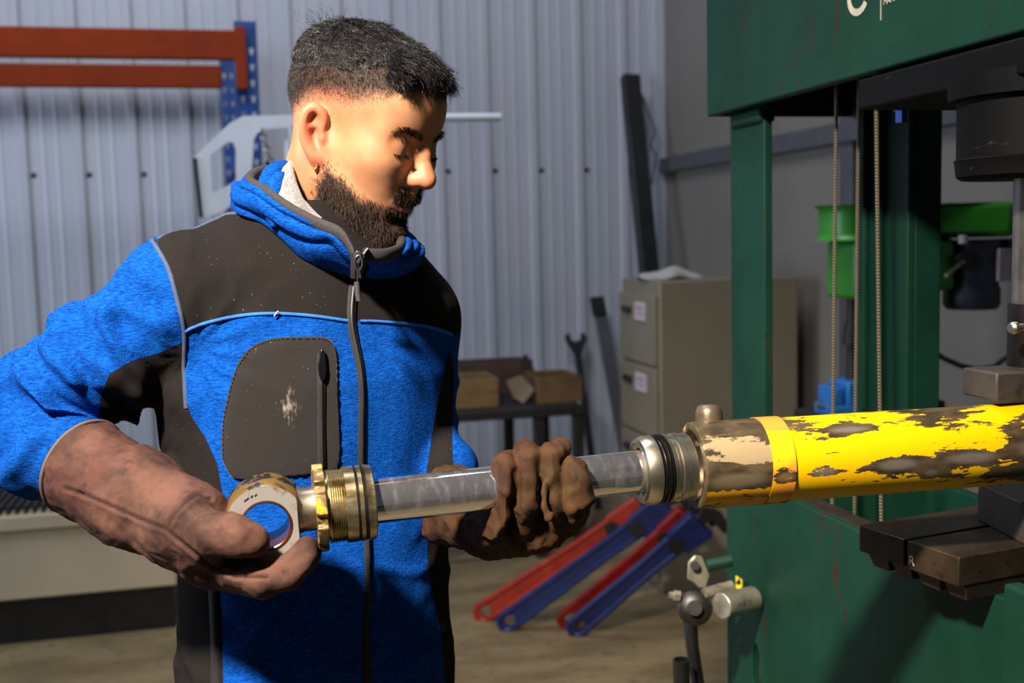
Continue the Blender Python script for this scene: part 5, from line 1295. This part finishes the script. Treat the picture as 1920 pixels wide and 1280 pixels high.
# grey shirt collar
m_shirt = NT('grey_marl'); _c = m_shirt.coord(); h = m_shirt.noise(m_shirt.coord((1, 1, .4)), 500, 4, .7)
m_shirt.set(base=m_shirt.mix(m_shirt.step(h, .35, .65), srgb(96, 94, 95), srgb(150, 147, 146)), rough=.95, sheen=.2); m_shirt.bump(h, .3, .0008)
st_top = [(605, 412, 1.335), (575, 382, 1.338), (555, 348, 1.345), (546, 318, 1.362), (552, 305, 1.390), (580, 310, 1.44), (640, 330, 1.475), (700, 370, 1.46), (735, 420, 1.41)]
st_bot = [(585, 425, 1.308), (555, 405, 1.308), (532, 380, 1.315), (521, 348, 1.34), (528, 326, 1.39), (560, 335, 1.46), (640, 360, 1.50), (720, 400, 1.48), (765, 440, 1.42)]
a, b = PP(st_top), PP(st_bot)
loft('shirt_collar', [out(a-zH*.015, -.012), a+zH*.001, out(a*.7+b*.3, .004), b, out(b-zH*.012, -.008)], 60, 18, m_shirt, man, .0025, wr=.0012, wfreq=9)
# zip head and pull at the collar
zc = A3(P(671, 482, 1.262)); fw = -A3(ray(671, 482)); sdv = rH
q = MB(); q.tube([P(664, 520, 1.272), P(664, 500, 1.266), P(664, 474, 1.262)], .0042, 8); q.build('collar_zip', m_tape, jacket)
q = MB(); q.tube([P(676, 520, 1.272), P(677, 500, 1.266), P(683, 474, 1.262), P(690, 466, 1.262)], .0030, 8); q.build('collar_zip', m_tape, jacket)
q = MB(); q.tube([P(682, 476, 1.258), P(686, 470, 1.258), P(690, 465, 1.258)], .0014, 6); q.build('zip_teeth', m_steel, jacket)
m_chr = simple('dark_nickel', srgb(120, 120, 130), .2, .9)
q = MB(); q.prism([P(666, 470, 1.258), P(675, 470, 1.258), P(678, 482, 1.258), P(674, 494, 1.258), P(668, 494, 1.258), P(664, 482, 1.258)], Vector(fw*.003)); q.build('zip_slider', m_chr, jacket, 30, .0008)
q = MB(); q.tube([P(672+7*math.sin(t), 493-14*math.cos(t), 1.254) for t in np.linspace(-2.9, 2.9, 20)], .0011, 6); q.tube([P(671, 507, 1.254), P(670, 532, 1.256)], .0011, 6); q.build('pull_ring', m_chr, jacket)
q = MB(); q.tube([P(669, 528, 1.256), P(670, 545, 1.257), P(673, 564, 1.258)], [.0034, .0036, .0034], 10); q.build('pull_tab', simple('pull_rubber', srgb(46, 46, 50), .6, var=.2, scale=300, bump=.4, bscale=700), jacket, 60)

# ---------------------------------------------------------------- gloves
def leather(name, dark, lighter, stain, dirt):
    t = NT(name); c = t.coord(); n1_ = t.noise(c, 22, 5, .6); n2_ = t.noise(c, 9, 3)
    b = t.mix(t.step(n1_, .32, .68), srgb(*dark), srgb(*lighter)); b = t.mix(t.math('MULTIPLY', t.step(n2_, .5, .7), .6), b, srgb(*stain))  # hide mottled at random between two browns, then stained
    b = t.mix(t.math('MULTIPLY', t.step(t.noise(c, 48, 5, .65), .56, .72), .7), b, srgb(*dirt))
    b = t.mix(t.math('MULTIPLY', t.step(t.attr('seam'), .0022, .0008), .75), b, srgb(34, 22, 18))
    t.set(base=b, rough=t.mixf(n1_, .7, .9), sheen=.0, spec=.2)
    t.bump(t.noise(c, 420, 4, .7), .35, .0012, t.bump(n1_, .25, .003)); return t.mat
m_lthR = leather('suede_red', (46, 29, 24), (84, 57, 47), (62, 33, 28), (34, 23, 20))
m_lthL = leather('suede_olive', (44, 26, 14), (68, 44, 26), (64, 48, 18), (22, 14, 9))
def wrinkle(V, F, amp, freq, seed, mask=1.0):
    n = normals(V, F); r = ridge(fbm(V*freq+seed, 2)*4.5); return V+n*((r-.35)*amp*mask)[:, None]
def GPt(px, py, z): return toT(P(px, py, z))
# right hand: gauntlet, palm under the eye, thumb on its face, fingers curled beneath
G = Field((-.42, -.02, 1.06), (.06, .34, 1.40), .0026)
cuff = GPt(166, 880, 1.262); wr = GPt(355, 985, 1.190)
ga = (wr-cuff)/np.linalg.norm(wr-cuff)
G.chain([cuff-ga*.012, GPt(255, 935, 1.225), wr], [.0560, .0520, .0440], .012, join=.015)
pc = [GPt(345, 985, 1.19), GPt(400, 1035, 1.190), GPt(455, 1062, 1.190)]
G.chain(pc, [.042, .033, .027], .02, join=.02)
G.chain([GPt(388, 1016, 1.152), GPt(350, 985, 1.160)], [.022, .030], .02)
G.chain([GPt(372, 998, 1.150), GPt(408, 1000, 1.134), GPt(446, 1004, 1.126), GPt(475, 1013, 1.128)], [.0215, .0195, .0188, .0172], .010, join=.012)
for k, (dz_, dy, dx_) in enumerate(((0.0, 0, 0), (.022, 2, 4), (.043, 2, -4), (.062, -2, -14))):
    G.chain([GPt(440+dx_*.5, 1070+dy, 1.165+dz_), GPt(490+dx_, 1085+dy, 1.146+dz_), GPt(538+dx_, 1072+dy, 1.146+dz_), GPt(570+dx_, 1042+dy, 1.152+dz_), GPt(580+dx_, 1020+dy, 1.156+dz_)],
            [.0205, .0165, .0148, .0118, .0086], .008, join=.012)
G.ell(GPt(392, 948, 1.178), (.012, .013, .012), .010)
G.cut(-ga, float(-ga@(cuff-ga*.008)), .002)
RV, RF = G.mesh(); RV = relax(RV, RF, 1, .5)
seam1 = A3([toT(P(*q)) for q in ((124, 915, 1.20), (200, 945, 1.175), (260, 975, 1.165), (312, 992, 1.150), (360, 1030, 1.15), (420, 1065, 1.15), (480, 1092, 1.14), (540, 1080, 1.13))])
def near_line(V, L_): 
    d = np.full(len(V), 9.0)
    for i in range(len(L_)-1):
        a, e = L_[i], L_[i+1]-L_[i]; t = np.clip((V-a)@e/(e@e), 0, 1); d = np.minimum(d, np.linalg.norm(V-a-t[:, None]*e, axis=1))
    return d
tg = (RV-cuff)@ga
RV = wrinkle(RV, RF, .0026, 14, 2.0); RV = wrinkle(RV, RF, .0009, 45, 7.0)
gx, gy, gz = project(fromT(RV)); gfront = 1
sline = np.minimum(line_d(gx, gy, [(122, 915), (165, 930), (200, 945), (260, 972), (312, 993), (345, 1020), (395, 1062), (440, 1080), (500, 1082)]), line_d(gx, gy, [(312, 993), (325, 965), (345, 943), (372, 925), (395, 935)]))
sl3 = sline/FPX*1.16
n_ = normals(RV, RF); RV = RV-n_*(.0022*np.exp(-(sl3/.0022)**2))[:, None]+n_*(.0012*np.exp(-((sl3-.004)/.0022)**2))[:, None]
RV = relax(RV, RF, 1, .3)
gl = np_mesh('glove', fromT(RV), RF[:, ::-1], m_lthR, man, {'seam': sl3}); gl['label'] = 'reddish brown suede gauntlet with its thumb on the rod eye'
# binding at the open cuff
ring = []; e1 = np.cross(ga, zH @ Tm if False else A3([0, 0, 1.])); e1 /= np.linalg.norm(e1); e2 = np.cross(ga, e1)
for t in np.linspace(0, 2*math.pi, 49): ring.append(Vector(fromT([cuff-ga*.008+(e1*math.cos(t)+e2*math.sin(t))*.0560])[0]))
MB().tube(ring, .0022, 8, False).build('cuff_binding', simple('cuff_tape', srgb(84, 70, 56), .85), gl)

# left hand: palm under the rod, four fingers up its near side
G = Field((.08, .02, 1.08), (.42, .40, 1.36), .0024)
zr = lambda px: float(project([rA+rax*rl(px)])[2][0])       # depth of the rod at a pixel column
cuffL = GPt(842, 944, 1.395); wrl = GPt(925, 975, 1.325); gaL = (wrl-cuffL)/np.linalg.norm(wrl-cuffL)
G.chain([cuffL-gaL*.01, wrl], [.052, .042], .012)
G.chain([wrl, GPt(960, 985, 1.285), GPt(1010, 985, 1.265), GPt(1062, 968, 1.262)], [.040, .031, .026, .022], .02, join=.02)
G.chain([GPt(905, 992, 1.28), GPt(940, 985, 1.262)], [.020, .017], .012)
zf = 1.222
fing = [[(924, 990, 1.240), (930, 962, zf-.006), (940, 915, zf-.010), (948, 876, zf-.004), (955, 864, zf+.004)],
        [(985, 985, 1.240), (986, 945, zf-.004), (991, 895, zf-.009), (991, 860, zf-.002), (984, 843, zf+.012)],
        [(1046, 972, 1.242), (1040, 935, zf-.002), (1033, 890, zf-.006), (1033, 853, zf+.000), (1052, 840, zf+.016)],
        [(1080, 960, 1.248), (1086, 930, zf+.000), (1082, 900, zf-.003), (1075, 882, zf+.004), (1073, 878, zf+.010)]]
frad = [[.0150, .0138, .0128, .0128, .0105], [.0150, .0118, .0096, .0128, .0120], [.0150, .0118, .0090, .0108, .0108], [.0155, .0142, .0132, .0132, .0110]]
for c, r in zip(fing, frad): G.chain([GPt(*q) for q in c], r, .0035, join=.010)
G.chain([GPt(945, 968, 1.30), GPt(960, 925, 1.305), GPt(985, 890, 1.300)], [.022, .018, .014], .010)        # thumb behind the rod
for px, y0, y1 in ((968, 885, 955), (1013, 850, 940), (1058, 880, 945)): G.cap(GPt(px, y0, zf-.016), GPt(px+2, y1, zf-.014), .0042, .0036, .005, 's')
G.chain([GPt(1022, 905, zf-.016), GPt(1020, 950, zf-.018), GPt(1028, 972, zf-.018), GPt(1036, 965, zf-.018)], [.0034, .0040, .0040, .0030], .004)
G.chain([GPt(890, 993, zf+.030), GPt(918, 988, zf+.006), GPt(926, 972, zf-.004)], [.010, .010, .008], .006)
G.chain([GPt(1068, 925, zf-.012), GPt(1072, 955, zf-.010), GPt(1078, 975, zf)], [.0050, .0060, .0060], .005)
# keep the rod clear
ra_t, rb_t = toT(A3(rA)+A3(rax)*rl(700)), toT(A3(rA)+A3(rax)*rl(1180)); G.cap(ra_t, rb_t, rr+.0005, None, .002, 's')
G.cut(-gaL, float(-gaL@(cuffL-gaL*.006)), .002)
LV, LF = G.mesh(); LV = relax(LV, LF, 1, .4)
LV = wrinkle(LV, LF, .0018, 20, 11.0); LV = wrinkle(LV*A3([1, 1, .45]), LF, .0011, 50, 17.0)/A3([1, 1, .45]); LV = relax(LV, LF, 1, .3)
gl2 = np_mesh('glove', fromT(LV), LF[:, ::-1], m_lthL, man, {'seam': np.full(len(LV), 1.0)}); gl2['label'] = 'stained olive brown glove gripping the rod from below'

# ---------------------------------------------------------------- trousers and boots
m_trs = simple('work_trousers', srgb(24, 25, 30), .9, var=.3, scale=60)
Tz = Field((-.26, -.22, .05), (.26, .26, .96), .009)
for s in (-1, 1): Tz.chain([(s*.088, .0, .93), (s*.100, .012, .50), (s*.108, -.012, .10)], [.094, .075, .064], .03, join=.03)
Tz.ell((0, 0, .92), (.165, .115, .10), .03)
V, F = Tz.mesh(); V = relax(V, F, 1); n_ = normals(V, F); V = V+n_*(fbm(V*A3([9, 9, 14]), 2)*.010)[:, None]
np_mesh('trousers', fromT(V), F[:, ::-1], m_trs, man)
for s in (-1, 1):
    B = Field((s*.11-.08, -.14, -.01), (s*.11+.08, .22, .20), .006)
    B.chain([(s*.108, -.035, .055), (s*.112, .06, .048), (s*.116, .130, .040)], [.046, .045, .040], .02, join=.02); B.cap((s*.108, -.025, .06), (s*.108, -.015, .17), .048, .052, .02)
    B.cut((0, 0, -1), -.012); B.op(lambda x, y, z: np.maximum(np.maximum(np.abs(x-s*.112)-.046, np.abs(y-.045)-.125), np.abs(z-.010)-.010)+0*x, (s*.112-.046, -.08, 0), (s*.112+.046, .17, .02), .006)
    V, F = B.mesh(); np_mesh('boot', fromT(V), F[:, ::-1], m_black, man)
